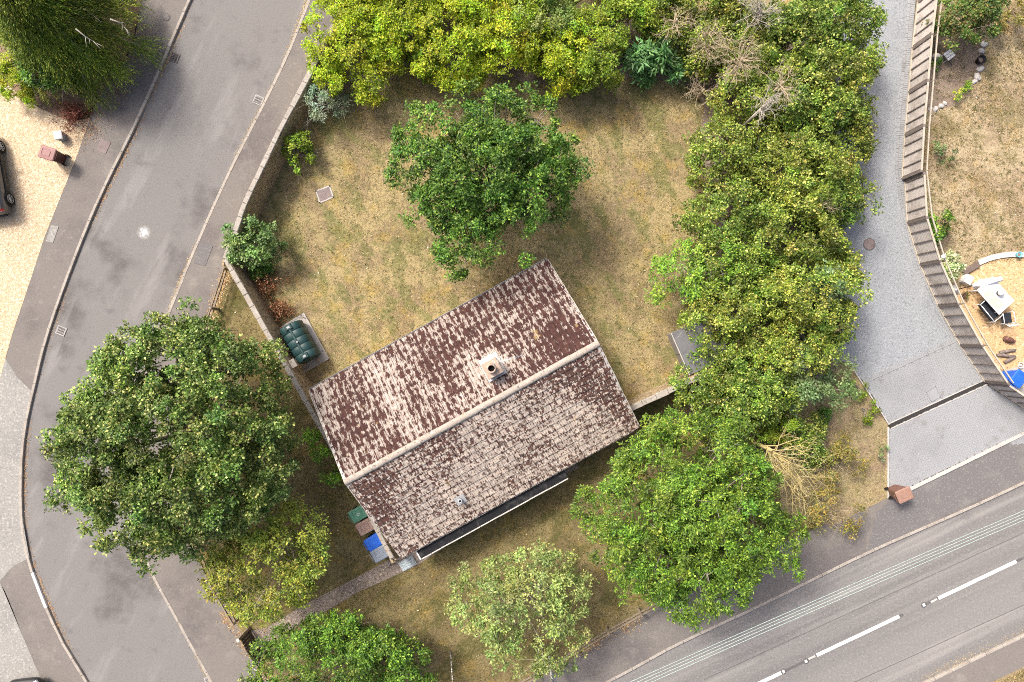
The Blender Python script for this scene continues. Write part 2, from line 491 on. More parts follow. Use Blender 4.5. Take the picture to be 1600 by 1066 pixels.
def tile_mat(name, front):
    t = NT(name)
    hp = t.mapped(-HA, (1, 1, 1), None)
    off = t.n('ShaderNodeVectorMath'); off.operation = 'SUBTRACT'
    t.l(t.pos, off.inputs[0]); off.inputs[1].default_value = (HC.x, HC.y, 0)
    loc = t.mapped(-HA, (1, 1, 1), off.outputs[0])                      # x along the ridge, y to the rear
    sc_ = t.n('ShaderNodeVectorMath'); sc_.operation = 'MULTIPLY'; t.l(loc, sc_.inputs[0]); sc_.inputs[1].default_value = (40 / HL, 28 / HW, 0)
    fl = t.n('ShaderNodeVectorMath'); fl.operation = 'FLOOR'; t.l(sc_.outputs[0], fl.inputs[0])
    wnz = t.n('ShaderNodeTexWhiteNoise'); wnz.noise_dimensions = '3D'; t.l(fl.outputs[0], wnz.inputs['Vector'])
    pert = t.math('SUBTRACT', wnz.outputs['Value'], 0.5)                # every tile weathers differently
    fr_ = t.n('ShaderNodeVectorMath'); fr_.operation = 'FRACTION'; t.l(sc_.outputs[0], fr_.inputs[0])
    sx_ = t.n('ShaderNodeSeparateXYZ'); t.l(fr_.outputs[0], sx_.inputs[0])
    ex_ = t.math('ABSOLUTE', t.math('SUBTRACT', sx_.outputs[0], 0.5))     # 0 mid tile .. 0.5 at its sides
    ey_ = t.math('ABSOLUTE', t.math('SUBTRACT', sx_.outputs[1], 0.5))
    edge = t.math('ADD', t.math('MULTIPLY', t.math('SUBTRACT', ex_, 0.25), 0.36), t.math('MULTIPLY', t.math('SUBTRACT', ey_, 0.25), 0.14))
    streak = t.noise(1.0, 4, 0.66, t.mapped(-HA, (12.5, 4.4, 4.4)))
    spots = t.noise(1.0, 3, 0.6, t.mapped(-HA + 0.001, (9, 7.5, 7.5)))
    big = t.noise(0.42, 3, 0.55, hp)
    mid = t.noise(1.5, 3, 0.6, hp)
    if not front:
        val = t.math('ADD', streak, t.math('MULTIPLY', t.math('SUBTRACT', big, 0.5), 0.24))
        val = t.math('ADD', val, t.math('MULTIPLY', t.math('SUBTRACT', mid, 0.5), 0.14))
        val = t.math('ADD', val, t.math('MULTIPLY', pert, 0.13))
        val = t.math('ADD', t.math('SUBTRACT', val, 0.006), edge)
        for (u, v, r0, r1, am) in ((592, 585, 0.1, 1.1, 0.10), (618, 625, 0.1, 1.0, 0.15), (640, 665, 0.1, 0.9, 0.12), (745, 585, 0.1, 1.3, 0.07),
                                   (778, 570, 0.1, 1.0, 0.14), (720, 640, 0.2, 1.4, 0.05), (870, 425, 0.1, 1.0, 0.06), (905, 500, 0.1, 0.9, 0.06), (498, 615, 0.1, .8, .07)):
            val = t.math('ADD', val, t.math('MULTIPLY', t.spot(P(u, v, 3.3), r0, r1), am))
        for (u, v, r0, r1, am) in ((880, 535, 0.2, 1.8, 0.10), (640, 700, 0.3, 1.5, 0.07), (690, 560, 0.2, 1.4, 0.05), (550, 660, .2, 1.5, .05), (700, 650, .2, 1.2, .04)):
            val = t.math('SUBTRACT', val, t.math('MULTIPLY', t.spot(P(u, v, 3.3), r0, r1), am))
        c = t.mix(t.ramp(t.noise(5, 3, 0.6), 0.45, 0.65, 0, 1), (0.062, 0.030, 0.026), (0.092, 0.043, 0.035))
        c = t.mix(t.ramp(mid, 0.5, 0.7, 0, 0.5), c, (0.062, 0.034, 0.031))
        c = t.mix(t.ramp(val, 0.495, 0.53), c, (0.36, 0.300, 0.255))
        c = t.mix(t.ramp(val, 0.57, 0.68), c, (0.44, 0.385, 0.335))
        c = t.mix(t.ramp(val, 0.72, 0.86), c, (0.58, 0.56, 0.53))
    else:
        val = t.math('ADD', t.math('MULTIPLY', t.math('ADD', streak, spots), 0.5), t.math('MULTIPLY', t.math('SUBTRACT', big, 0.5), 0.22))
        val = t.math('ADD', t.math('ADD', val, t.math('MULTIPLY', pert, 0.07)), t.math('MULTIPLY', edge, -0.25))
        for (u, v, r0, r1, am) in ((900, 580, 0.3, 2.0, 0.07), (960, 620, 0.1, 1.3, 0.07), (980, 655, .1, .8, .05), (590, 750, 0.2, 1.6, 0.085), (600, 810, .2, 1.2, .05), (830, 600, .2, 1.6, .05), (690, 690, .2, 1.4, .05)):
            val = t.math('SUBTRACT', val, t.math('MULTIPLY', t.spot(P(u, v, 3.3), r0, r1), am))
        c = t.mix(t.ramp(t.noise(5, 3, 0.6), 0.45, 0.65, 0, 1), (0.110, 0.054, 0.042), (0.070, 0.046, 0.040))
        c = t.mix(t.ramp(val, 0.445, 0.485), c, t.mix(t.ramp(mid, 0.45, 0.62), (0.42, 0.355, 0.30), (0.54, 0.45, 0.37)))
        c = t.mix(t.ramp(spots, 0.56, 0.64, 0, 0.8), c, (0.68, 0.60, 0.52))
        c = t.mix(t.ramp(t.noise(1.0, 3, 0.65, t.mapped(-HA, (7, 5, 5))), 0.56, 0.61, 0, 0.85), c, (0.105, 0.068, 0.054))
    c = t.mix(t.ramp(t.noise(2.4, 2, 0.5), 0.70, 0.76, 0, 0.4), c, (0.50, 0.35, 0.15))
    t.out(c, 0.95, (spots, 0.35, 0.012))


tile_mat('tile_rear', False)
tile_mat('tile_front', True)
surf('tile_ridge', (0.40, 0.35, 0.295), [(1.4, 0.5, 0.68, (0.38, 0.31, 0.25), 0.8), (7, 0.54, 0.70, (0.58, 0.54, 0.49), 0.8),
     (8, 0.57, 0.66, (0.15, 0.115, 0.10), 0.8), (2, 0.64, 0.72, (0.55, 0.33, 0.15), 0.5)], 0.95, (26, 0.4, 0.012))

# ------------------------------------------------------------------ ground sheets
def sheet(name, pts, z, mat, kind='structure', parent=None):
    """flat polygon (world points), triangulated"""
    bm = bmesh.new()
    vs = [bm.verts.new((p[0], p[1], z)) for p in pts]
    f = bm.faces.new(vs)
    if f.normal.z < 0 or f.calc_area() < 0: f.normal_flip()
    bm.normal_update()
    if f.normal.z < 0: f.normal_flip()
    bmesh.ops.triangulate(bm, faces=bm.faces[:])
    me = bpy.data.meshes.new(name); bm.to_mesh(me); bm.free()
    o = link(name, me, parent, mat)
    if kind: o['kind'] = kind
    return o


def strip(name, A, B, mat, kind='structure', parent=None):
    n = min(len(A), len(B))
    mb = MB()
    vs = [p for i in range(n) for p in (A[i], B[i])]
    mb.add(vs, [(2 * i, 2 * i + 1, 2 * i + 3, 2 * i + 2) for i in range(n - 1)])
    me = mb.mesh(name)
    bm = bmesh.new(); bm.from_mesh(me)
    bmesh.ops.recalc_face_normals(bm, faces=bm.faces[:])
    if sum(f.normal.z for f in bm.faces) < 0: bmesh.ops.reverse_faces(bm, faces=bm.faces[:])
    bm.to_mesh(me); bm.free()
    o = link(name, me, parent, mat)
    if kind: o['kind'] = kind
    return o


sheet('ground', [(-400, -400), (400, -400), (400, 400), (-400, 400)], -0.03, 'far_grass')

KL = [(420, -280), (385, -190), (300, 0), (222, 180), (150, 330), (85, 500), (58, 600), (40, 690), (37, 800), (50, 880), (95, 990), (140, 1066), (230, 1230), (330, 1420)]
KR = [(600, -280), (560, -190), (483, 0), (440, 105), (360, 265), (308, 380), (268, 478), (225, 590), (203, 680), (203, 790), (230, 880), (272, 960), (330, 1066), (420, 1230), (520, 1420)]
kl = spline([P(u, v, 0.0) for u, v in KL], 0.5)
kr = spline([P(u, v, 0.0) for u, v in KR], 0.5)


def resamp(pts, n):
    d = [0.0]
    for a, b in zip(pts, pts[1:]): d.append(d[-1] + (b - a).length)
    out, k = [], 0
    for i in range(n):
        t_ = d[-1] * i / (n - 1)
        while k < len(d) - 2 and d[k + 1] < t_: k += 1
        out.append(pts[k].lerp(pts[k + 1], min(max((t_ - d[k]) / max(d[k + 1] - d[k], 1e-9), 0), 1)))
    return out


strip('estate_road', resamp(kl, 120), resamp(kr, 120), 'asphalt_estate')
# main road: straight, between two kerb lines
MU = [(560, 1262), (950, 1066), (1050, 1012), (1200, 941), (1355, 865), (1505, 799), (1600, 755), (2100, 520)]
ML = [(980, 1285), (1200, 1180), (1440, 1066), (1600, 989), (2150, 730)]
mu = spline([P(u, v, 0.0) for u, v in MU], 0.5)
ml = spline([P(u, v, 0.0) for u, v in ML], 0.5)
strip('main_road', resamp(mu, 60), resamp(ml, 60), 'asphalt_main').location.z = 0.004


def offset(pts, d):
    out = []
    n = len(pts)
    for i, p in enumerate(pts):
        e = pts[min(i + 1, n - 1)] - pts[max(i - 1, 0)]
        e.z = 0; e.normalize()
        out.append(p + Vector((-e.y, e.x, 0)) * d)
    return out


def kerb(label, pts, side, ln=0.915, wd=0.13, mat='kerb_stone', painted=()):
    """a row of kerb stones along pts; side = +1 stones to the left of travel"""
    A = [Vector((p.x, p.y, 0.015)) for p in pts]
    B = [Vector((p.x, p.y, 0.015)) for p in offset(pts, side * wd)]
    base = strip('kerb', A, B, 'mortar')
    line = resamp(offset(pts, side * wd / 2), max(2, int(round(sum((b - a).length for a, b in zip(pts, pts[1:])) / ln)) + 1))
    me = None
    for i, (a, b) in enumerate(zip(line, line[1:])):
        m_ = (a + b) / 2
        if abs(m_.x) > 27 or abs(m_.y) > 19: continue
        d = b - a
        if me is None:
            me = MB().box((0, 0, 0), (ln - 0.012, wd, 0.15), ch=0.012).mesh('kerb_stone')
            me.materials.append(M[mat])
            mp = me.copy(); mp.materials.clear(); mp.materials.append(M['kerb_painted'])
        pu, pv = 800 + m_.x * PXM, 533 - m_.y * PXM
        white = any((pu - q[0]) ** 2 + (pv - q[1]) ** 2 < 30 ** 2 for q in painted)
        o = bpy.data.objects.new('kerb_stone', mp if white else me)
        o.location = (m_.x, m_.y, 0.042 + random.uniform(-0.006, 0.006))
        o.rotation_euler = (random.uniform(-.01, .01), random.uniform(-.004, .004), math.atan2(d.y, d.x) + random.uniform(-.006, .006))
        o.scale = (d.length / ln, 1, 1)
        COL.objects.link(o); o.parent = base
    return base


kerb('', kl, -1, painted=[(65, 908), (76, 932)])
kerb('', kr, 1)
kerb('', mu, 1)
kerb('', ml, -1)

# pavements
LE = [(330, -280), (290, -190), (228, -30), (205, 75), (148, 165), (120, 245), (70, 370), (42, 455), (20, 520), (0, 592), (-40, 700), (-60, 800), (-40, 880), (0, 910), (38, 1000), (66, 1066), (150, 1230), (250, 1420)]
le = spline(px(LE, G), 0.5)
sheet('pavement', [p for p in offset(kl, -0.13)] + le[::-1], G, 'asphalt_path')
sheet('concrete_crossover', px([(-260, 640), (-40, 640), (8, 560), (28, 590), (50, 612), (36, 700), (33, 800), (46, 872), (20, 885), (0, 908), (-300, 1000)], G), G + 0.004, 'concrete_old')
sheet('forecourt_concrete', px([(-400, 990), (0, 910), (38, 1000), (66, 1066), (150, 1230), (-400, 1230)], G), G + 0.002, 'concrete_old')
sheet('gravel_forecourt', px([(-400, -100), (-100, 90), (0, 125), (60, 168), (110, 190), (140, 185), (148, 165), (120, 245), (70, 370), (42, 455), (20, 520), (0, 592), (-40, 645), (-400, 645)], G), G + 0.006, 'gravel_buff')
sheet('planting_bed', px([(-400, -280), (315, -260), (228, -30), (205, 75), (148, 165), (112, 192), (60, 168), (0, 125), (-400, -80)], G), G + 0.01, 'needle_litter')

RE = [(660, -280), (600, -120), (540, 0), (497, 92), (440, 205), (385, 322), (354, 408), (342, 450), (326, 505), (290, 590), (268, 690), (275, 800), (318, 892), (378, 990), (405, 1040), (440, 1100), (560, 1300)]
re_ = spline(px(RE, G), 0.5)
sheet('pavement', [p for p in offset(kr, 0.13)] + re_[::-1], G, 'asphalt_path')

FE = [(560, 1200), (800, 1080), (860, 1050), (1000, 962), (1150, 880), (1300, 815), (1388, 778), (1420, 764), (1600, 674), (2100, 430)]
fe = [P(u, v, G) for u, v in FE]
sheet('pavement', [p for p in offset(mu, 0.13)] + fe[::-1], G, 'asphalt_path')
for q in ([(1355, 862), (1370, 800), (1392, 782), (1430, 764), (1610, 676), (1610, 745), (1505, 792)],):
    sheet('pavement_patch', px(q, G), G + 0.004, 'asphalt_patch')
sheet('pavement', [p for p in offset(ml, -0.13)] + [P(u, v, G) for u, v in [(2150, 820), (1600, 1047), (1560, 1066), (1200, 1240), (980, 1340)]][::1], G, 'asphalt_path')
sheet('grass_verge', px([(2150, 820), (1600, 1042), (1550, 1066), (1200, 1240), (1300, 1600), (2300, 1600)], G), G + 0.003, 'verge_grass')

# gardens: rear lawn and front lawn, split by the boundary wall and the house
sheet('rear_lawn', px([(640, -200), (497, 92), (385, 322), (354, 408), (430, 545), (545, 748), (700, 800), (985, 640), (1065, 603), (1240, 560), (1320, 560), (1345, 380), (1350, 0), (1360, -300), (700, -300)], G), G + 0.002, 'lawn_rear')
sheet('front_lawn', px([(354, 408), (430, 545), (545, 748), (700, 800), (985, 640), (1065, 603), (1240, 560), (1325, 567), (1387, 664), (1387, 778), (1300, 815), (1150, 880), (1000, 962), (860, 1050), (800, 1080), (560, 1200), (440, 1100), (405, 1040), (378, 990), (318, 892), (275, 800), (268, 690), (290, 590), (326, 505), (342, 450)], G), G - 0.003, 'lawn_front')
sheet('verge_soil', px([(1240, 560), (1325, 567), (1387, 664), (1387, 778), (1300, 822), (1220, 800), (1215, 690)], G), G + 0.004, 'verge_grass')
sheet('gravel_path', px([(392, 985), (415, 982), (470, 948), (520, 922), (606, 876), (640, 850), (780, 770), (895, 715), (905, 730), (800, 795), (720, 838), (650, 885), (560, 925), (525, 946), (470, 975), (440, 995), (405, 1015)], G), G + 0.004, 'gravel_path')
# bare earth where the beds lie
sheet('soil_bed', px([(500, 92), (545, 20), (1010, 20), (1120, 60), (1130, 150), (1110, 175), (1075, 135), (1000, 118), (960, 128), (860, 135), (760, 118), (700, 130), (650, 100), (620, 122), (560, 135), (520, 150)], G), G + 0.006, 'soil')
sheet('soil_bed', px([(1120, 60), (1340, 0), (1345, 240), (1320, 560), (1240, 640), (1150, 640), (1080, 600), (1075, 560), (1110, 490), (1120, 380), (1100, 300), (1095, 200)], G), G + 0.008, 'soil')

# driveway
DR = [(1448, -320), (1440, -120), (1430, 0), (1420, 110), (1411, 230), (1410, 270), (1420, 330), (1434, 385), (1455, 440), (1490, 515), (1537, 594)]
dr = spline(px(DR, G), 0.4)
sheet('gravel_driveway', px([(1300, -320), (1310, 0), (1300, 300), (1290, 560), (1323, 566), (1352, 600), (1497, 533)], G) + [p for p in dr[::-1] if p.y > P(0, 524).y], G + 0.01, 'gravel_grey')


def herring(name, poly, rz, z):
    """herringbone clay-size blocks clipped to a polygon, one joined sheet of real blocks"""
    pts = np.array([(p[0], p[1]) for p in poly])
    base = sheet(name, poly, z, 'block_joint')
    ca, sa = math.cos(rz), math.sin(rz)
    loc = np.stack([pts[:, 0] * ca + pts[:, 1] * sa, -pts[:, 0] * sa + pts[:, 1] * ca], 1)
    x0, y0 = loc.min(0); x1, y1 = loc.max(0)
    Wb = 0.1
    cand = []
    for i in range(int((x1 - x0) / Wb) + 4):
        for j in range(int((y1 - y0) / Wb) + 4):
            k = (i - j) % 4
            if k == 0: cand.append((x0 + (i + 1) * Wb - 2 * Wb, y0 + (j + .5) * Wb - 2 * Wb, 0))
            elif k == 2: cand.append((x0 + (i + .5) * Wb - 2 * Wb, y0 + (j + 0) * Wb - 2 * Wb, 1))
    mb = MB()
    c = np.array(cand)
    ins = inside(c[:, :2], loc, 0.0)
    for (x, y, o), k in zip(cand, ins):
        if not k: continue
        s = (0.192, 0.092, 0.02) if o == 0 else (0.092, 0.192, 0.02)
        wx, wy = x * ca - y * sa, x * sa + y * ca
        hx, hy = s[0] / 2, s[1] / 2
        zt = z + 0.008 + random.uniform(-.0025, .0025)
        q = [(-hx, -hy), (hx, -hy), (hx, hy), (-hx, hy)]
        vs = [(wx + a * ca - b * sa, wy + a * sa + b * ca, zt) for a, b in q]
        q = [(a * 1.03, b * 1.03) for a, b in q]
        vs += [(wx + a * ca - b * sa, wy + a * sa + b * ca, z - 0.01) for a, b in q]
        mb.add(vs, [(0, 1, 2, 3), (0, 4, 5, 1), (1, 5, 6, 2), (2, 6, 7, 3), (3, 7, 4, 0)])
    o = mb.build('paving_block', 'block', base)
    o['kind'] = 'stuff'
    return base


def inside(p, poly, margin=0):
    x, y = p[:, 0], p[:, 1]
    r = np.zeros(len(p), bool)
    n = len(poly)
    for i in range(n):
        xa, ya = poly[i][0], poly[i][1]; xb, yb = poly[(i + 1) % n][0], poly[(i + 1) % n][1]
        c = ((ya > y) != (yb > y)) & (x < (xb - xa) * (y - ya) / ((yb - ya) if abs(yb - ya) > 1e-12 else 1e-12) + xa)
        r ^= c
    return r


BRZ = math.radians(24.5 + 0)
herring('block_apron', px([(1352, 600), (1497, 533), (1502, 536), (1537, 593), (1389, 661)], G), BRZ, G + 0.014)
herring('block_apron', px([(1389, 671), (1541, 601), (1600, 640), (1680, 694), (1560, 693), (1422, 760), (1389, 776)], G), BRZ, G + 0.014)


def strip_blocks(name, pts, half, step, depth, mat, parent, z, gap=0.01, h=0.03, part='edging_block', stuff=False):
    """row of little blocks along a line; each a part, or joined when too small"""
    line = resamp(pts, max(2, int(round(sum((b - a).length for a, b in zip(pts, pts[1:])) / step)) + 1))
    mb = MB()
    me = None
    for a, b in zip(line, line[1:]):
        m_ = (a + b) / 2; d = b - a; rz = math.atan2(d.y, d.x)
        if stuff:
            mb.box((m_.x, m_.y, z + random.uniform(-.003, .003)), (d.length - gap, depth, h), rz, ch=0.004)
        else:
            if me is None:
                me = MB().box((0, 0, 0), (step - gap, depth, h), ch=0.008).mesh(part); me.materials.append(M[mat])
            o = bpy.data.objects.new(part, me); o.location = (m_.x, m_.y, z + random.uniform(-.004, .004))
            o.rotation_euler = (0, 0, rz + random.uniform(-.02, .02)); COL.objects.link(o); o.parent = parent
    if stuff:
        o = mb.build(part, mat, parent); o['kind'] = 'stuff'
    return


# border course along the fence side of the gravel
edge = strip('driveway_edging', [Vector((p.x, p.y, G + .016)) for p in offset(dr, 0.02)], [Vector((p.x, p.y, G + .016)) for p in offset(dr, -0.34)], 'block_joint')
strip_blocks('e', offset(dr, -0.10), 0, 0.105, 0.195, 'block', edge, G + 0.016, stuff=True)
strip_blocks('e', offset(dr, -0.28), 0, 0.205, 0.12, 'block', edge, G + 0.018, stuff=True)
tr_ = [P(1350, 600), P(1497, 533)]
edge = strip('driveway_edging', [Vector((p.x, p.y, G + .028)) for p in offset(resamp(tr_, 6), 0.0)], [Vector((p.x, p.y, G + .028)) for p in offset(resamp(tr_, 6), 0.21)], 'block_joint')
strip_blocks('e', offset(resamp(tr_, 20), 0.105), 0, 0.105, 0.2, 'block', edge, G + 0.026, stuff=True)
# concrete edgings round the apron
for pts, wd, mat in (([(1323, 562), (1389, 664)], 0.06, 'kerb_pale'), ([(1387, 668), (1387, 778)], 0.07, 'kerb_pale'),
                     ([(1422, 764), (1600, 677), (1700, 628)], 0.16, 'kerb_pale')):
    q = resamp(px(pts, G), 12)
    e = strip('apron_kerb', [Vector((p.x, p.y, G + .012)) for p in offset(q, -wd / 2)], [Vector((p.x, p.y, G + .012)) for p in offset(q, wd / 2)], 'mortar')
    strip_blocks('k', q, 0, 0.9, wd, mat, e, G + 0.03, 0.012, 0.07, 'kerb_stone')
# slot drain
q = resamp(px([(1390, 666), (1541, 597)], G), 14)
o = strip('slot_drain', [Vector((p.x, p.y, G + .016)) for p in offset(q, -.10)], [Vector((p.x, p.y, G + .016)) for p in offset(q, .10)], 'drain_void', None)
tag(o, 'dark slot drain across the grey block paving', 'drain')
for s in (-.125, .125):
    mb = MB()
    qq = offset(q, s); mb.box(((qq[0] + qq[-1]) / 2 + Vector((0, 0, .018)))[:], ((qq[-1] - qq[0]).length, .05, .03), math.atan2((q[-1] - q[0]).y, (q[-1] - q[0]).x), ch=.005)
    mb.build('drain_kerb', 'kerb_pale', o)

# neighbour's garden to the right
NG = [P(u, v, G) for u, v in [(1452, -320), (1443, -120), (1434, 0), (1424, 110), (1415, 230), (1414, 270), (1424, 330), (1438, 385), (1459, 440), (1494, 515), (1541, 594), (1620, 646), (1800, 760)]]
sheet('neighbour_lawn', NG + px([(2400, 760), (2400, -320)], G), G + 0.001, 'lawn_neighbour')
sheet('woodchip_patio', px([(1496, 470), (1500, 452), (1510, 432), (1530, 416), (1556, 405), (1600, 402), (1800, 420), (1800, 620), (1600, 570), (1572, 578), (1541, 575), (1500, 520)], G), G + 0.007, 'woodchip')
sheet('soil_bed', px([(1446, 150), (1450, 100), (1458, 60), (1490, 60), (1540, 66), (1538, 100), (1530, 122), (1510, 140), (1490, 165), (1465, 172), (1448, 172)], G), G + 0.007, 'soil')
sheet('paved_path', px([(1545, 590), (1572, 578), (1600, 570), (1800, 625), (1800, 745), (1640, 655)], G), G + 0.011, 'slab')

# ------------------------------------------------------------------ road markings
road_dir = (P(1587, 877) - P(1467, 934)).normalized()
rz = math.atan2(road_dir.y, road_dir.x)


def mark(name, a, b, wd, z, mat, label, cat, group=None):
    A, B = P(*a, 0.004), P(*b, 0.004)
    d = (B - A).normalized(); n = Vector((-d.y, d.x, 0)) * wd / 2
    mb = MB()
    k = 8
    vs = []
    for i in range(k + 1):
        c = A.lerp(B, i / k); j = random.uniform(-.006, .006)
        vs += [(c.x + n.x, c.y + n.y + j, z), (c.x - n.x, c.y - n.y + j, z)]
    mb.add(vs, [(2 * i, 2 * i + 1, 2 * i + 3, 2 * i + 2) for i in range(k)])
    o = mb.build(name, mat)
    tag(o, label, cat, group)
    return o


for a, b in (((1440, 947), (1605, 869)), ((1215, 1054), (1411, 960)), ((1100, 1108), (1226, 1050))):
    mark('tar_seam', a, b, 0.13, 0.008, 'road_tar', None, None)['kind'] = 'structure'
mark('centre_line', (1466, 935), (1588, 877), 0.17, 0.012, 'road_paint', 'white centre dash nearest the right edge of the main road', 'road marking', 'centre dashes on the main road')
mark('centre_line', (1276, 1024), (1405, 963), 0.17, 0.012, 'road_paint', 'long white centre dash in the middle of the visible main road', 'road marking', 'centre dashes on the main road')
mark('centre_line', (1098, 1109), (1221, 1051), 0.17, 0.012, 'road_paint', 'white centre dash cut by the bottom edge of the picture', 'road marking', 'centre dashes on the main road')
for a, b, wd in (((1200, 1128), (1620, 936), .035), ((1100, 1062), (1610, 828), .03), ((1330, 1052), (1420, 1011), .25)):
    if wd > .1: continue
    mark('tar_seam', a, b, wd, 0.0085, 'road_tar', None, None)['kind'] = 'structure'
mark('worn_marking', (1454, 941), (1464, 936), 0.10, 0.012, 'kerb_pale', None, None)['kind'] = 'structure'
mark('worn_marking', (1263, 1030), (1274, 1025), 0.10, 0.012, 'kerb_pale', None, None)['kind'] = 'structure'
for (u, v), lb in (((1443, 945), 'round reflective road stud between the two longest centre dashes'), ((1259, 1033), 'round road stud at the lower end of the middle dash'), ((1224, 1049), 'small road stud beside the bottom edge dash')):
    p = P(u, v, 0.0)
    e = empty('road_stud', (p.x, p.y, 0.012), rz, label=lb, cat='road stud', group='road studs on the centre line')
    MB().lathe((0, 0, 0), [(0.135, -0.01), (0.135, 0.006), (0.10, 0.022)], 16).build('casing', 'road_tar', e)
    MB().box((0, 0, 0.026), (0.12, 0.14, 0.03), ch=0.01).build('reflector', 'white_paint', e)

# ------------------------------------------------------------------ covers and gullies
def gully(u, v, rz, label, mat='cast_iron', w_=0.45, d_=0.38, nb=7):
    p = P(u, v, 0.0)
    e = empty('drain_grate', (p.x, p.y, 0.006), rz, label=label, cat='drain', group='street gullies')
    MB().box((0, 0, 0), (w_, d_, 0.008)).build('void', 'drain_void', e)
    mb = MB()
    for s in (-1, 1):
        mb.box((s * (w_ / 2 - .02), 0, .01), (.04, d_ + .04, .03)); mb.box((0, s * (d_ / 2), .011), (w_, .04, .03))
    mb.build('frame', mat, e)
    for k in range(nb):
        MB().box((-w_ / 2 + .04 + (w_ - .08) * (k + .5) / nb, 0, .009), ((w_ - .08) / nb * .42, d_ - .04, .02)).build('bar', mat, e)


gully(273, 90, math.radians(70), 'rusty kerbside drain grate near the conifer', 'cast_iron')
gully(404, 157, math.radians(-24), 'pale drain grate at the kerb beside the stone wall', 'cast_light')
gully(96, 517, math.radians(-22), 'pale drain grate on the outer bend of the estate road', 'cast_light')
gully(328, 1063, math.radians(25), 'drain grate cut by the bottom edge near the gate', 'cast_light')


def cover(name, pts, z, mat, label, frame=None, fw=0.05, kind_cat='cover'):
    q = px(pts, G)
    c = sum(q, Vector()) / len(q)
    e = empty(name, (c.x, c.y, z), 0, label=label, cat=kind_cat)
    loc = [p - c for p in q]
    mb = MB(); n = len(loc)
    mb.add([(p.x, p.y, .006) for p in loc] + [(p.x, p.y, -.006) for p in loc], [tuple(range(n - 1, -1, -1))[::-1]] + [(i, i + n, (i + 1) % n + n, (i + 1) % n) for i in range(n)])
    o = mb.build('plate', mat, e)
    if frame:
        mb = MB()
        for i in range(n):
            a, b = loc[i], loc[(i + 1) % n]; d = b - a
            mb.box(((a + b) / 2 + Vector((0, 0, .005)))[:], (d.length + fw, fw, .02), math.atan2(d.y, d.x))
        mb.build('frame', frame, e)
    return e


cover('manhole_cover', [(494, 299), (515, 291), (521, 308), (500, 317)], G + .012, 'rusty_plate', 'square rusty inspection cover set in the rear lawn', 'kerb_pale', .06)
for hu, hv in ((498, 308), (512, 300)):
    pass
cover('service_cover', [(158, 216), (173, 224), (165, 241), (151, 235)], G + .012, 'rusty_plate', 'pinkish service cover in the left pavement by the brown bin', None)
cover('patched_cover', [(80, 352), (92, 354), (83, 380), (72, 377)], G + .012, 'concrete_old', 'pale concrete patch in the left pavement beside the gravel', None)
cover('recessed_cover', [(1447, 613), (1461, 604), (1469, 620), (1455, 628)], G + .026, 'block', 'square recessed cover in the grey block paving', 'block_joint', .025)
cover('pavement_cover', [(312, 377), (333, 384), (321, 416), (303, 411)], G + .008, 'asphalt_patch', 'reinstated patch in the pavement by the garden wall corner', None)
for (u, v, r, z, lb, mt) in ((260, 27, .17, G + .006, 'small round dark cover in the pavement under the conifer', 'cast_iron'), (1358, 382, .27, G + .02, 'round cover in the grey gravel driveway beside the hedge', 'rusty_plate')):
    p = P(u, v, G)
    e = empty('round_cover', (p.x, p.y, z), 0, label=lb, cat='cover')
    MB().lathe((0, 0, 0), [(r, -.01), (r, .006), (r - .02, .01)], 20).build('plate', mt, e)
    mb = MB(); mb.tube([(math.cos(a) * r * 1.04, math.sin(a) * r * 1.04, .002) for a in [2 * math.pi * i / 24 for i in range(25)]], .012, 5); mb.build('rim', 'cast_iron', e)

# ------------------------------------------------------------------ boundary walls
def stone_wall(pts_top, h, thick, label, pier=None):
    """rubble wall; pts_top are the coping centre line (world xy)"""
    e = empty('stone_wall', (pts_top[0].x, pts_top[0].y, G), 0, label=label, cat='wall')
    o0 = Vector((pts_top[0].x, pts_top[0].y, G))
    core, stones = MB(), MB()
    cme = None
    for a, b in zip(pts_top, pts_top[1:]):
        d = b - a; d.z = 0; L = d.length; rz_ = math.atan2(d.y, d.x); u_ = d.normalized(); n_ = Vector((-u_.y, u_.x, 0))
        m_ = (a + b) / 2 - o0
        core.box((m_.x, m_.y, h / 2 - .1), (L + thick * .5, thick - .05, h + .2), rz_)
        for sd in (-1, 1):
            z = 0.0
            while z < h - 0.03:
                ch_ = min(random.uniform(.10, .19), h - z)
                x = -thick * .2
                while x < L + thick * .2:
                    ln = random.uniform(.16, .42)
                    c = a + u_ * (x + ln / 2) + n_ * sd * (thick / 2 - .03 + random.uniform(-.012, .014)) - o0
                    stones.box((c.x, c.y, z + ch_ / 2), (ln - .018, .10, ch_ - .016), rz_ + random.uniform(-.02, .02), taper=random.uniform(.93, 1.0))
                    x += ln
                z += ch_
        n = max(1, int(round(L / .62)))
        for i in range(n):
            c = a + d * ((i + .5) / n) - o0
            if cme is None:
                cme = []
                for v_ in range(3):
                    mb = MB(); mb.box((0, 0, 0), (.62 - .012, thick - .01 + .02 * v_, .09), ch=.02); q = mb.mesh('coping_stone'); q.materials.append(M['coping']); cme.append(q)
            o = bpy.data.objects.new('coping_stone', random.choice(cme)); COL.objects.link(o); o.parent = e
            o.location = (c.x, c.y, h + .035 + random.uniform(-.012, .012)); o.scale = (L / n / .62, random.uniform(.93, 1.06), 1)
            o.rotation_euler = (random.uniform(-.03, .03), random.uniform(-.02, .02), rz_ + random.uniform(-.02, .02))
    core.build('wall_core', 'mortar', e)
    s_ = stones.build('rubble_stone', 'rubble', e); s_['kind'] = 'stuff'
    return e


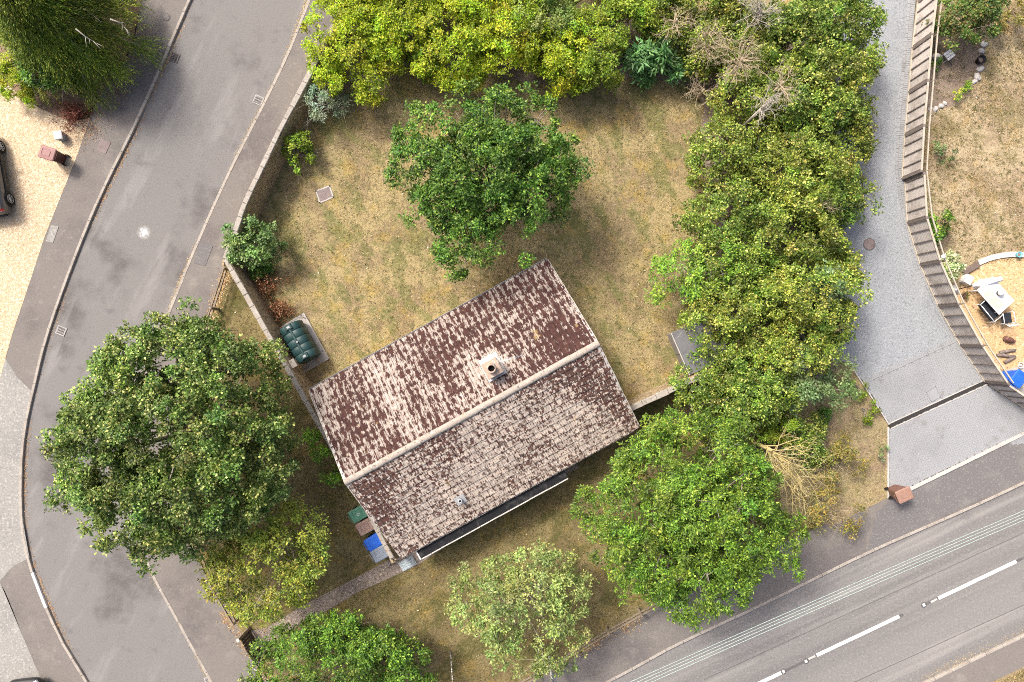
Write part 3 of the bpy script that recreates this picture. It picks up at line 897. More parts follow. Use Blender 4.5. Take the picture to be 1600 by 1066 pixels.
WH = 1.72
zc = G + WH
stone_wall([P(u, v, zc) for u, v in [(530, 22), (497, 92), (437, 205), (383, 318), (353, 405)]], WH, .22, 'rubble garden wall with pale coping between the estate pavement and rear lawn')
stone_wall([P(u, v, zc) for u, v in [(353, 405), (426, 535), (500, 665), (560, 772), (613, 872)]], WH, .21, 'straight rubble garden wall from the corner past the oil tank and house gable')
stone_wall([P(u, v, zc) for u, v in [(982, 640), (1025, 620), (1062, 603), (1110, 581)]], WH, .24, 'short garden wall joining the house gable to the right hedge')
for (u, v, lb) in ((437, 560, 'square stone buttress on the garden wall beside the oil tank'),):
    a, b = P(447, 573, zc), P(460, 566, zc)
    c = (a + b) / 2
    e = empty('wall_pier', (c.x, c.y, G), math.atan2((P(500, 665) - P(426, 535)).y, (P(500, 665) - P(426, 535)).x), label=lb, cat='buttress')
    mb = MB()
    for k in range(9): mb.box((random.uniform(-.008, .008), random.uniform(-.008, .008), .08 + k * .16), (.36, .36, .145))
    s = mb.build('pier_stone', 'rubble', e); s['kind'] = 'stuff'
    MB().box((0, 0, 1.50), (.40, .40, .07), ch=.015).build('cap', 'coping', e)
# ------------------------------------------------------------------ bungalow
house = empty('bungalow', (HC.x, HC.y, G), HA, label='stone bungalow under a lichen-covered brown tiled roof', cat='house')
# local frame: x along the ridge, y towards the rear (negative y = front)
WL, WW = HL - .34, HW - .7
mb = MB()
x, y, zt = WL / 2, WW / 2, ZE - .05 - G
pitch = math.atan2(ZR - ZE, HW / 2)
gz = zt + math.tan(pitch) * (WW / 2) - .06
mb.add([(-x, -y, 0), (x, -y, 0), (x, y, 0), (-x, y, 0), (-x, -y, zt), (x, -y, zt), (x, y, zt), (-x, y, zt), (-x, 0, gz), (x, 0, gz)],
       [(0, 1, 5, 4), (2, 3, 7, 6), (1, 2, 6, 9, 5), (3, 0, 4, 8, 7), (4, 5, 9, 8), (6, 7, 8, 9)])
wall_o = mb.build('wall', 'house_wall', house)


def window(cx, yy, sgn, ww, wh, sill):
    w_ = MB()
    for s in (-1, 1):
        w_.box((cx + s * (ww / 2 - .03), yy + sgn * .03, sill + wh / 2), (.06, .08, wh)); w_.box((cx, yy + sgn * .031, sill + wh / 2 + s * (wh / 2 - .03)), (ww - .121, .08, .06))
    w_.box((cx, yy + sgn * .032, sill + wh / 2), (.06, .07, wh - .125))
    o = w_.build('window', 'white_paint', house)
    for s in (-1, 1):
        MB().box((cx + s * ww / 4, yy + sgn * .012, sill + wh / 2), (ww / 2 - .1, .02, wh - .13)).build('pane', 'car_glass', o)
    MB().box((cx, yy + sgn * .07, sill - .04), (ww + .15, .18, .06), ch=.01).build('sill', 'kerb_pale', o)


for cx in (-2.6, 0.6, 3.6): window(cx, -y, -1, 1.5, 1.05, .85)
for cx in (-3.6, 1.0, 4.0): window(cx, y, 1, 1.2, 1.0, .9)
d_ = MB().box((-5.0, -y - .02, 1.02), (.86, .06, 1.98), ch=.01).build('door', 'sign_dark', house)
MB().box((-4.70, -y - .07, 1.05), (.03, .05, .14)).build('handle', 'aluminium', d_)

roof = MB()
# roof deck (under the tiles)
sl = math.hypot(HW / 2, ZR - ZE)
zr, ze = ZR - G, ZE - G
for sg in (-1, 1):
    roof.add([(-HL / 2 + .03, 0, zr - .07), (HL / 2 - .03, 0, zr - .07), (HL / 2 - .03, sg * (HW / 2 - .03), ze - .07), (-HL / 2 + .03, sg * (HW / 2 - .03), ze - .07),
              (-HL / 2 + .03, 0, zr - .12), (HL / 2 - .03, 0, zr - .12), (HL / 2 - .03, sg * (HW / 2 - .03), ze - .12), (-HL / 2 + .03, sg * (HW / 2 - .03), ze - .12)],
             [(0, 1, 2, 3), (7, 6, 5, 4), (2, 6, 7, 3), (0, 3, 7, 4), (1, 5, 6, 2)])
roof_o = roof.build('roof', 'felt_black', house)
# one roof tile: low roll, pan, centre rib
TW, TG = HL / 40, sl / 14
prof = [(0, .004), (.022, .020), (.05, .024), (.078, .020), (.10, .005), (.155, .003), (.172, .015), (.192, .016), (.21, .004), (TW - .012, .003)]


def tile_data():
    vs, fs = [], []
    n = len(prof)
    for (yy, dz) in ((0, 0), (-TG - .07, .0)):
        for (xx, zz) in prof: vs.append((xx - TW / 2, yy, zz + dz))
    for (xx, zz) in prof: vs.append((xx - TW / 2, -TG - .07, zz - .042))
    vs += [(-TW / 2, 0, -.02), (TW / 2 - .003, 0, -.02)]
    for i in range(n - 1):
        fs.append((i + n, i + 1 + n, i + 1, i)); fs.append((i + 2 * n, i + 1 + 2 * n, i + 1 + n, i + n))
    fs.append((0, 3 * n, 2 * n, n)); fs.append((n - 1, 2 * n - 1, 3 * n - 1, 3 * n + 1))
    return vs, fs


tv, tf = tile_data()
tmes = []
for mt in ('tile_rear', 'tile_front'):
    me = bpy.data.meshes.new('roof_tile'); me.from_pydata(tv, [], tf); me.materials.append(M[mt]); me.update(); tmes.append(me)
rest = MB()
cx_p, cy_p = -1.0, 0
count = 0
tiles = []
for si, sg in enumerate((1, -1)):                 # rear slope, front slope
    for r in range(14):
        for c in range(40):
            xx = -HL / 2 + (c + .5) * TW
            dd = r * TG                            # distance down the slope from the ridge
            f = dd / sl
            yy, zz = sg * f * HW / 2, zr + (ze - zr) * f + .0
            base = Matrix.Translation((xx, yy, zz)) @ (Matrix.Rotation(math.pi, 4, 'Z') if sg > 0 else Matrix()) @ Matrix.Rotation(-0, 4, 'X')
            tilt = -pitch + .045 if True else 0
            m4 = base @ Matrix.Rotation(pitch - .10, 4, 'X') @ Matrix.Rotation(random.gauss(0, .008), 4, 'Y') @ Matrix.Rotation(random.gauss(0, .009), 4, 'Z') @ Matrix.Translation((0, random.gauss(0, .006), random.uniform(-.004, .006)))
            tiles.append((r, abs(c - 19.5), si, m4))
order = sorted(range(len(tiles)), key=lambda i: (tiles[i][0], tiles[i][1]))
single = set(order[:300])
for i, (r, _, si, m4) in enumerate(tiles):
    if i in single:
        o = bpy.data.objects.new('roof_tile', tmes[si]); COL.objects.link(o); o.parent = roof_o; o.matrix_local = m4
    else:
        rest.add([(m4 @ Vector(v))[:] for v in tv], tf, si)
o = rest.build('roof_tile', ['tile_rear', 'tile_front'], roof_o); o['kind'] = 'stuff'
# ridge tiles
rme = None
nr = 27
for i in range(nr):
    if rme is None:
        mb = MB()
        ln = HL / nr + .01
        vs, fs = [], []
        k = 9
        for e_, grow in ((-ln / 2, 1.0), (ln / 2 - .04, 1.0), (ln / 2 - .04, 1.06), (ln / 2, 1.06)):
            for j in range(k):
                a_ = math.pi * j / (k - 1); vs.append((e_, -math.cos(a_) * .145 * grow, math.sin(a_) * .12 * grow - .055))
        for q in range(3):
            for j in range(k - 1): fs.append((q * k + j, q * k + k + j, q * k + k + j + 1, q * k + j + 1))
        fs.append(tuple(range(k))); fs.append(tuple(range(4 * k - 1, 3 * k - 1, -1)))
        mb.add(vs, [f[::-1] for f in fs]); rme = mb.mesh('ridge_tile'); rme.materials.append(M['tile_ridge'])
        bm = bmesh.new(); bm.from_mesh(rme); bmesh.ops.recalc_face_normals(bm, faces=bm.faces[:]); bm.to_mesh(rme); bm.free()
    o = bpy.data.objects.new('ridge_tile', rme); COL.objects.link(o); o.parent = roof_o
    o.location = (-HL / 2 + (i + .5) * HL / nr, random.uniform(-.008, .008), zr + .045 + random.uniform(-.006, .006))
    o.rotation_euler = (random.uniform(-.03, .03), random.uniform(-.012, .012), random.uniform(-.012, .012))
# verges (mortared edge) and barge boards, gutters
for sg in (-1, 1):
    for ex in (-1, 1):
        mb = MB()
        a_, b_ = Vector((ex * (HL / 2 - .03), sg * .12, zr - .05 + .03)), Vector((ex * (HL / 2 - .03), sg * (HW / 2 + .02), ze - .035 + .03))
        n = 14
        vs, fs = [], []
        for i in range(n + 1):
            p = a_.lerp(b_, i / n)
            for (ox, oz) in ((.05 * ex + random.uniform(-.008, .008), -.07), (.05 * ex + random.uniform(-.008, .008), .0), (-.075 * ex + random.uniform(-.02, .02), .022), (-.085 * ex, -.03)):
                vs.append((p.x + ox, p.y, p.z + oz))
        for i in range(n):
            for j in range(3): fs.append((i * 4 + j, i * 4 + 4 + j, i * 4 + 5 + j, i * 4 + 1 + j))
        fs.append((0, 1, 2, 3)); fs.append((n * 4 + 3, n * 4 + 2, n * 4 + 1, n * 4))
        mb.add(vs, fs); mb.build('verge_mortar', 'mortar_white', roof_o)
        mb = MB(); ln = math.hypot(HW / 2, ZR - ZE)
        c_ = (a_ + b_) / 2
        mb.add([(ex * (HL / 2 - .07), sg * .02, zr - .09), (ex * (HL / 2 - .07), sg * (HW / 2 - .02), ze - .10), (ex * (HL / 2 - .07), sg * (HW / 2 - .02), ze - .25), (ex * (HL / 2 - .07), sg * .02, zr - .26),
                (ex * (HL / 2 - .10), sg * .02, zr - .09), (ex * (HL / 2 - .10), sg * (HW / 2 - .02), ze - .10), (ex * (HL / 2 - .10), sg * (HW / 2 - .02), ze - .25), (ex * (HL / 2 - .10), sg * .02, zr - .26)],
               [(0, 1, 2, 3), (7, 6, 5, 4), (0, 4, 5, 1), (2, 6, 7, 3)])
        mb.build('barge_board', 'white_paint', roof_o)
    # half-round gutter
    mb = MB(); vs, fs = [], []
    k = 7
    for e_ in (-HL / 2 + .02, HL / 2 - (.32 if sg < 0 else .02)):
        for (r_, rev) in ((.062, 1), (.052, -1)):
            for j in range(k):
                a_ = math.pi + math.pi * j / (k - 1)
                a_ = a_ if rev > 0 else 3 * math.pi - a_
                vs.append((e_, sg * (HW / 2 + .075) + math.cos(a_) * r_, ze - .06 + math.sin(a_) * r_))
    m2 = 2 * k
    for j in range(m2): fs.append((j, (j + 1) % m2, m2 + (j + 1) % m2, m2 + j))
    fs.append(tuple(range(m2))); fs.append(tuple(range(2 * m2 - 1, m2 - 1, -1)))
    mb.add(vs, fs); mb.build('gutter', 'kerb_pale' if sg < 0 else 'lead', roof_o)
    MB().box((0, sg * (HW / 2 - .005), ze - .16), (HL - .2, .025, .18)).build('fascia', 'white_paint', roof_o)
MB().tube([(-HL / 2 + .3, -HW / 2 - .075, ze - .12), (-HL / 2 + .3, -HW / 2 + .2, ze - .4), (-HL / 2 + .3, -WW / 2 - .06, ze - .6), (-HL / 2 + .3, -WW / 2 - .06, .05)], .035, 8).build('downpipe', 'white_paint', house)

# chimney on the rear slope just behind the ridge
cs, ct = to_house(P(769, 576, 4.7))
cl = Vector((cs, -ct, 0))


def slope_z(y_): return zr + (ze - zr) * abs(y_) / (HW / 2)


ch = MB()
ztop = zr + .42
ch.box((cl.x, cl.y, (ztop + slope_z(cl.y) - .5) / 2), (.62, .62, ztop - slope_z(cl.y) + .5))
chim = ch.build('chimney', 'clay_pot', house)
cb = MB()
for k in range(7):
    z_ = slope_z(cl.y) + .02 + k * .078
    for q in range(4):
        for j in range(3):
            ox = -.21 + j * .21
            a_ = q * math.pi / 2
            cb.box((cl.x + math.cos(a_) * .315 - math.sin(a_) * ox, cl.y + math.sin(a_) * .315 + math.cos(a_) * ox, z_), (.02, .198, .066), a_)
o = cb.build('brick', 'clay_pot', chim); o['kind'] = 'stuff'
MB().box((cl.x, cl.y, ztop + .03), (.70, .70, .07), ch=.02).build('capping', 'clay_pot', chim)
mb = MB()
mb.lathe((cl.x - .02, cl.y + .02, ztop + .06), [(.21, 0), (.185, .05), (.175, .20), (.195, .22), (.195, .25), (.135, .255), (.13, .05), (.12, .02)], 20)
mb.build('chimney_pot', 'clay_pot', chim)
MB().lathe((cl.x - .02, cl.y + .02, ztop + .12), [(.128, 0), (.128, .02)], 20).build('flue', 'hole_and_cap_black', chim)  # black disc: the shade inside the open pot, put into its colour
for nm, ox, oy, sx, sy in (('flashing', -.37, .06, .12, .95), ('flashing', .37, .06, .13, .98), ('flashing', 0, .43, .85, .22), ('flashing', 0, -.40, .84, .14)):
    px_, py_ = cl.x + ox, cl.y + oy
    mb = MB(); q = []
    for (a_, b_) in ((-1, -1), (1, -1), (1, 1), (-1, 1)):
        X, Y = px_ + a_ * sx / 2, py_ + b_ * sy / 2
        q.append((X, Y, slope_z(Y) + .055 + random.uniform(0, .008)))
    mb.add(q + [(p[0], p[1], p[2] - .05) for p in q], [(0, 1, 2, 3), (0, 4, 5, 1), (1, 5, 6, 2), (2, 6, 7, 3), (3, 7, 4, 0)])
    mb.build(nm, 'mortar_white' if oy > -.2 else 'lead', chim)
# television aerial strapped to the chimney
ap = house.matrix_basis @ Vector((cl.x + .42, cl.y + .10, ztop))
aer = empty('television_aerial', (ap.x, ap.y, ap.z + G), HA + math.radians(-13), label='thin grey television aerial on the chimney', cat='aerial')
MB().tube([(0, 0, -.75), (0, 0, .55)], .016, 6).build('mast', 'aluminium', aer)
MB().tube([(-.28, 0, .5), (.98, 0, .5)], .012, 6).build('boom', 'aluminium', aer)
for k in range(9):
    MB().tube([(-.2 + k * .14, -.14 + k * .006, .512), (-.2 + k * .14, .14 - k * .006, .512)], .006, 5).build('element', 'aluminium', aer)
mb = MB()
for k in range(4): mb.tube([(-.26, -.22, .38 + k * .08), (-.26, .22, .38 + k * .08)], .007, 5)
mb.tube([(-.26, 0, .36), (-.26, 0, .64)], .009, 5); mb.build('reflector', 'aluminium', aer)
# soil vent on the front slope
vs_, vt_ = to_house(P(719, 783, 3.1))
vz = slope_z(vt_)
mb = MB(); q = []
for (a_, b_) in ((-1, -1), (1, -1), (1, 1), (-1, 1)):
    X, Y = vs_ + a_ * .23, -vt_ + b_ * .2
    q.append((X, Y, slope_z(Y) + .06))
mb.add(q + [(p[0], p[1], p[2] - .05) for p in q], [(0, 1, 2, 3), (0, 4, 5, 1), (1, 5, 6, 2), (2, 6, 7, 3), (3, 7, 4, 0)])
vent = mb.build('vent', 'lead', roof_o)
MB().lathe((vs_, -vt_, vz), [(.085, 0), (.075, .25), (.10, .28), (.10, .31), (.055, .315), (.05, .2)], 14).build('vent_pipe', 'lead', roof_o)
MB().lathe((vs_, -vt_, vz + .24), [(.055, 0), (.055, .05)], 12).build('vent_cap', 'hole_and_cap_black', roof_o)
# long black felt canopy under the front eaves
s0, _ = to_house(P(655, 866, 2.1)); s1, _ = to_house(P(886, 744, 2.1))
can = MB()
y0, y1 = -WW / 2, -HW / 2 - .58
n = 24
vs, fs = [], []
for i in range(n + 1):
    X = s0 + (s1 - s0) * i / n
    for (Y, Z) in ((y0, 2.22), (y1, 2.02), (y1, 1.95), (y0, 2.15)): vs.append((X, Y, Z + random.uniform(-.004, .004)))
for i in range(n):
    for j in range(4): fs.append((i * 4 + j, i * 4 + 4 + j, i * 4 + 4 + (j + 1) % 4, i * 4 + (j + 1) % 4))
fs += [(3, 2, 1, 0), (n * 4, n * 4 + 1, n * 4 + 2, n * 4 + 3)]
can.add(vs, fs)
can_o = can.build('canopy', 'felt_black', house)
mb = MB()
k = 15
for i in range(k):
    xa = s0 + (s1 - s0) * i / k; ln = (s1 - s0) / k
    mb.box((xa + ln / 2, y1 - .03 + random.uniform(-.006, .006), 2.0 + random.uniform(-.008, .01)), (ln - random.uniform(.0, .02), .05, .09), ch=.008)
mb.build('canopy_edge', 'mortar_white', can_o)
MB().box((s0 - .035, (y0 + y1) / 2 - .25, 2.05), (.06, abs(y1 - y0) - .45, .1), ch=.008).build('canopy_end', 'white_paint', can_o)
for X in (s0 + .3, (s0 + s1) / 2, s1 - .3):
    MB().tube([(X, y0 + .02, 1.5), (X, y1 + .12, 1.96)], .03, 6).build('bracket', 'white_paint', can_o)
# doorstep mat
p = P(637, 880, G)
e = empty('door_mat', (p.x, p.y, G + .006), HA, label='pale blue patterned mat on the path by the house corner', cat='mat')
MB().box((0, 0, .03), (.78, .50, .05), ch=.01).build('step_slab', 'lead', e)
mb = MB()
for i in range(7):
    for j in range(4): mb.box((-.30 + i * .10, -.165 + j * .11, .062), (.08, .085, .016))
mb.build('mat_stud', 'mat_pale', e)['kind'] = 'stuff'

# ------------------------------------------------------------------ fences
def lap_fence(base_pts, h, label, extra=None):
    """overlapped-slat panels between posts; base_pts are the post feet"""
    e = empty('panel_fence', (base_pts[0].x, base_pts[0].y, G), 0, label=label, cat='fence')
    o0 = Vector((base_pts[0].x, base_pts[0].y, G))
    for i, p in enumerate(base_pts):
        q = p - o0; nb = base_pts[min(i + 1, len(base_pts) - 1)] - base_pts[max(i - 1, 0)]
        MB().box((q.x, q.y, (h + .02) / 2), (.11, .12, h + .02), math.atan2(nb.y, nb.x), ch=.01).build('post', 'fence_batten', e)
    for a, b in zip(base_pts, base_pts[1:]):
        d = b - a; L = d.length; rz_ = math.atan2(d.y, d.x); u_ = d.normalized(); n_ = Vector((-u_.y, u_.x, 0)); m_ = (a + b) / 2 - o0
        mb = MB()
        mb.box((m_.x, m_.y, .08), (L - .12, .05, .15), rz_)
        k = int((h - .2) / .105)
        for j in range(k):
            z = .19 + j * (h - .22) / k
            off = random.uniform(-.004, .004)
            hh = (h - .22) / k + .03
            c = m_
            # slightly tilted slat, the upper one lapping outside the lower
            vs = []
            for (sx, sz, oy) in ((-1, -1, -.016), (1, -1, -.016), (1, 1, .010), (-1, 1, .010)):
                v = c + u_ * (sx * (L / 2 - .06)) + n_ * (oy + off); vs.append((v.x, v.y, z + sz * hh / 2 + random.uniform(-.004, .004)))
            for (sx, sz, oy) in ((-1, -1, .0), (1, -1, .0), (1, 1, .022), (-1, 1, .022)):
                v = c + u_ * (sx * (L / 2 - .06)) + n_ * (oy + off); vs.append((v.x, v.y, z + sz * hh / 2))
            mb.add(vs, [(0, 1, 2, 3), (7, 6, 5, 4), (3, 2, 6, 7), (0, 4, 5, 1), (1, 5, 6, 2), (0, 3, 7, 4)])
        pan = mb.build('panel', 'fence_wood', e)
        nb = max(2, int(round(L / .52)))
        for j in range(nb + 1):
            if j in (0, nb): f = (.085 if j == 0 else L - .085) / L
            else: f = j / nb
            c = a + d * f - n_ * .042 - o0
            MB().box((c.x, c.y, .10 + (h - .12) / 2), (.045, .035, h - .12), rz_).build('batten', 'fence_batten', pan)
        MB().box((m_.x, m_.y, h - .01), (L - .11, .085, .03), rz_).build('capping', 'fence_cap', pan)
        c = m_ - n_ * .05
        MB().box((c.x, c.y, .03), (L - .05, .05, .10), rz_).build('gravel_board', 'fence_cap', pan)
    return e


fp = [P(u, v, G) for u, v in [(1448, -120), (1441, -60), (1435, 3), (1426, 76), (1420, 145), (1414, 212), (1410, 280), (1418, 349), (1438, 414), (1466, 478), (1501, 540), (1539, 596)]]
lap_fence(fp[:7], 1.55, 'weathered slatted panel fence along the straight of the grey driveway')
lap_fence([fp[6] + Vector((.13, -.10, 0))] + fp[7:], 1.55, 'weathered slatted panel fence on the bend of the grey driveway')
lap_fence([fp[-1] + Vector((.16, -.09, 0)), P(1602, 638, G), P(1662, 680, G), P(1722, 720, G)], 1.35, 'slatted fence in front of the blue bin at the right edge')
# support rail behind the fence
for (a_, b_, lb) in ((0, 7, 'thin timber rail behind the straight fence'), (7, 11, 'thin timber rail behind the fence bend beside the patio')):
    pts = [p + (Vector((.26, .02, 0))) for p in fp[a_:b_ + 1]]
    e = empty('timber_rail', (pts[0].x, pts[0].y, G), 0, label=lb, cat='rail')
    for i, p in enumerate(pts):
        q = p - pts[0]
        if i and i < len(pts) - 1 or i == 0: MB().box((q.x, q.y, .74), (.05, .05, 1.48)).build('stake', 'rail_wood', e)
    for p, q in zip(pts, pts[1:]):
        d = q - p; m_ = (p + q) / 2 - pts[0]
        MB().box((m_.x, m_.y, 1.50), (d.length + .02, .05, .05), math.atan2(d.y, d.x)).build('rail', 'fence_cap', e)
# globe lamp
p = P(1474, 401, 1.75)
e = empty('globe_lamp', (p.x, p.y, G), 0, label='small white globe lamp on top of a fence post', cat='lamp')
MB().box((0, 0, .78), (.08, .08, 1.56)).build('post', 'fence_batten', e)
MB().lathe((0, 0, 1.56), [(.03, 0), (.075, .03), (.10, .09), (.075, .15), (.02, .175)], 14).build('globe', 'white_paint', e)


def rail_fence(pts, label, h=.85, step=1.9, rails=(.42, .74)):
    pts = [Vector((p.x, p.y, G)) for p in pts]
    e = empty('post_and_rail_fence', (pts[0].x, pts[0].y, G), 0, label=label, cat='fence')
    n = max(2, int(round(sum((b - a).length for a, b in zip(pts, pts[1:])) / step)) + 1)
    q = resamp(pts, n)
    for i, p in enumerate(q):
        d = q[min(i + 1, n - 1)] - q[max(i - 1, 0)]; l_ = p - pts[0]
        MB().box((l_.x, l_.y, h / 2), (.10, .14, h), math.atan2(d.y, d.x), ch=.012).build('post', 'rail_wood', e)
    for a, b in zip(q, q[1:]):
        d = b - a; m_ = (a + b) / 2 - pts[0]; n_ = Vector((-d.y, d.x, 0)).normalized() * .0
        for z in rails:
            MB().box((m_.x + n_.x, m_.y + n_.y, z), (d.length - .105, .045, .10), math.atan2(d.y, d.x)).build('rail', 'rail_wood', e)
    return e


rail_fence(px([(360, 422), (346, 465), (333, 505), (302, 590), (285, 690), (290, 790), (330, 890), (374, 966)]), 'brown post and rail fence from the wall corner under the big tree')
rail_fence(px([(850, 1040), (925, 992), (1000, 950), (1085, 905), (1150, 872)]), 'low timber rail fence along the front lawn beside the main road')
rail_fence(px([(440, 1090), (560, 1190), (700, 1120), (835, 1048)]), 'low timber rail fence under the pale tree at the bottom', .8)
# garden gate
ga, gb = P(391, 983, G), P(416, 1024, G)
d = gb - ga
e = empty('garden_gate', (ga.x, ga.y, G), math.atan2(d.y, d.x), label='dark boarded garden gate between two pale-topped posts', cat='gate')
L = d.length
for X in (-.06, L + .06):
    po = MB().box((X, 0, .68), (.12, .12, 1.36)).build('gate_post', 'rail_wood', e)
    MB().box((X, 0, 1.39), (.15, .15, .06), ch=.015).build('post_cap', 'mortar_white', e)
nb = 10
for j in range(nb):
    X = (j + .5) * L / nb
    hh = 1.08 + .12 * math.sin(math.pi * X / L)
    MB().box((X, 0, .06 + hh / 2), (L / nb - .012, .022, hh)).build('board', 'gate_wood', e)
for z in (.25, .95): MB().box((L / 2, .03, z), (L - .04, .035, .09)).build('ledge', 'gate_wood', e)
mb = MB(); mb.add([(.05, .022, .30), (.17, .022, .30), (L - .05, .022, .90), (L - .17, .022, .90), (.05, .045, .30), (.17, .045, .30), (L - .05, .045, .90), (L - .17, .045, .90)], [(4, 5, 6, 7), (3, 2, 1, 0), (0, 1, 5, 4), (2, 3, 7, 6), (1, 2, 6, 5), (3, 0, 4, 7)])
mb.build('brace', 'gate_wood', e)
MB().box((L - .1, .06, .98), (.10, .03, .03)).build('latch', 'aluminium', e)

# garden shed half hidden in the right hedge
sa, sb = P(1042, 523, G), P(1067, 580, G)
d = sb - sa
e = empty('garden_shed', (sa.x, sa.y, G), math.atan2(d.y, d.x), label='low grey flat-roofed shed half hidden in the right hedge', cat='shed')
L = d.length
mb = MB()
for j in range(11):
    mb.box((L / 2, .9, .07 + j * .128), (L, 1.8, .122))
mb.build('board', 'shed_board', e)['kind'] = 'stuff'
mb = MB(); mb.add([(-.08, -.1, 1.46), (L + .08, -.1, 1.46), (L + .08, 1.95, 1.58), (-.08, 1.95, 1.58), (-.08, -.1, 1.50), (L + .08, -.1, 1.50), (L + .08, 1.95, 1.62), (-.08, 1.95, 1.62)], [(4, 5, 6, 7), (3, 2, 1, 0), (0, 1, 5, 4), (1, 2, 6, 5), (2, 3, 7, 6), (3, 0, 4, 7)])
ro = mb.build('roof', 'shed_felt', e)
MB().box((L / 2, -.115, 1.49), (L + .17, .028, .10)).build('fascia', 'mortar_white', ro)
MB().box((L * .35, -.012, .68), (.7, .02, 1.2)).build('door', 'shed_board', e)

# ------------------------------------------------------------------ overhead line (four stacked conductors), poles beyond the frame
pa, pb = P(560, 1264, 7.4), P(2000, 636, 7.4)
dl = (pb - pa)
for i, (u, lb) in enumerate(((pa, 'wooden pole carrying the wires at the lower end of the main road'), (pb, 'wooden pole carrying the wires at the upper end of the main road'))):
    e = empty('utility_pole', (u.x, u.y, 0), math.atan2(dl.y, dl.x), label=lb, cat='pole')
    MB().tube([(0, -.16, -.1), (0, -.16, 8.6)], [.14, .10], 10).build('shaft', 'rail_wood', e)
    for k in range(4): MB().lathe((0, 0, 7.15 + k * .21), [(.03, -.05), (.045, -.02), (.045, .03), (.02, .05)], 8).build('insulator', 'white_paint', e)
names = ('lowest', 'second lowest', 'second highest', 'highest')
for k in range(4):
    z0 = 7.15 + k * .21
    pts = [Vector((pa.x, pa.y, z0)).lerp(Vector((pb.x, pb.y, z0)), i / 24) - Vector((0, 0, .35 * (1 - (2 * i / 24 - 1) ** 2))) for i in range(25)]
    o = MB().tube(pts, .0095, 5).build('overhead_wire', 'wire')
    tag(o, f'{names[k]} of the four parallel overhead wires above the main road', 'wire', 'overhead wires')

# sale board on a post and banded pole
p = P(858, 1027, G)
e = empty('sign_board', (p.x, p.y, G), math.radians(-65), label='dark board on a white post seen edge-on by the front fence', cat='sign')
MB().box((0, 0, 1.05), (.07, .07, 2.1)).build('post', 'white_paint', e)
MB().box((.42, 0, 1.55), (.78, .03, .95), ch=.004).build('board', 'sign_dark', e)
MB().box((.42, .019, 1.55), (.70, .006, .87)).build('face', 'white_paint', e)
p = P(704, 1020, G); q = P(708, 1078, 3.2)
e = empty('banded_pole', (p.x, p.y, G), 0, label='thin white-banded pole standing on the front lawn at the bottom', cat='pole')
dd = Vector((q.x - p.x, q.y - p.y, 3.1))
for k in range(16):
    MB().tube([dd * (k / 16), dd * ((k + 1) / 16)], .022, 8).build('band', 'white_paint' if k % 3 else 'rail_wood', e)
MB().lathe((0, 0, 0), [(.07, 0), (.06, .06), (.03, .08)], 12).build('foot', 'cast_iron', e)
# ------------------------------------------------------------------ wheelie bins
def wheelie_bin(u, v, rz, body, lid, label, name='wheelie_bin', h=1.07, emblem=False):
    """u, v: centre of the lid in the photograph; x axis = hinge side to front"""
    p = P(u, v, G + h)
    e = empty(name, (p.x, p.y, G), rz, label=label, cat='bin', group='wheelie bins')
    mb = MB()
    def ring(sx, sy, z, ox=0, r=.06):
        out = []
        for (cx, cy, a0) in ((1, 1, 0), (-1, 1, 90), (-1, -1, 180), (1, -1, 270)):
            for k in range(3):
                a_ = math.radians(a0 + 45 * k)
                out.append((ox + cx * (sx / 2 - r) + r * math.cos(a_), cy * (sy / 2 - r) + r * math.sin(a_), z))
        return out
    rings = [ring(.48, .44, .04, .02), ring(.50, .45, .10, .02), ring(.64, .54, h - .14), ring(.68, .58, h - .13), ring(.68, .58, h - .07)]
    vs = [q for r in rings for q in r]
    fs = []
    for i in range(len(rings) - 1):
        for k in range(12): fs.append((i * 12 + k, i * 12 + (k + 1) % 12, i * 12 + 12 + (k + 1) % 12, i * 12 + 12 + k))
    fs.append(tuple(range(11, -1, -1))); fs.append(tuple(len(vs) - 12 + k for k in range(12)))
    mb.add(vs, fs); mb.build('body', body, e)
    mb = MB()
    rings = [ring(.73, .60, h - .075), ring(.74, .61, h - .03), ring(.68, .55, h - .005), ring(.46, .38, h + .004, .02), ring(.44, .36, h - .012, .02, .05), ring(.36, .28, h - .012, .02, .05), ring(.34, .26, h + .008, .02, .05)]
    vs = [q for r in rings for q in r]; fs = []
    for i in range(len(rings) - 1):
        for k in range(12): fs.append((i * 12 + k, i * 12 + (k + 1) % 12, i * 12 + 12 + (k + 1) % 12, i * 12 + 12 + k))
    fs.append(tuple(range(11, -1, -1))); fs.append(tuple(len(vs) - 12 + k for k in range(12)))
    mb.add(vs, fs); lo = mb.build('lid', lid, e)
    if emblem:
        mb = MB()
        for k in range(3):
            a_ = 2 * math.pi * k / 3
            c = Vector((.02 + .055 * math.cos(a_), .055 * math.sin(a_), h + .011))
            mb.box(c[:], (.028, .075, .004), a_ + .5)
        mb.build('emblem', 'white_paint', lo)
    MB().tube([(-.40, -.20, h - .09), (-.43, -.20, h - .06), (-.43, .20, h - .06), (-.40, .20, h - .09)], .016, 7).build('handle', body, e)
    for s in (-1, 1):
        mb = MB(); r = .10
        vs = [(-.26 + r * math.cos(a_), s * .24 + o_, .10 + r * math.sin(a_)) for o_ in (-.025, .025) for a_ in [2 * math.pi * k / 14 for k in range(14)]]
        mb.add(vs, [(k, (k + 1) % 14, 14 + (k + 1) % 14, 14 + k) for k in range(14)] + [tuple(range(13, -1, -1)), tuple(range(14, 28))])
        w_ = mb.build('wheel', 'rubber', e)
        MB().box((-.26, s * .272, .10), (.06, .008, .06), ch=.002).build('hub', body, w_)
    return e


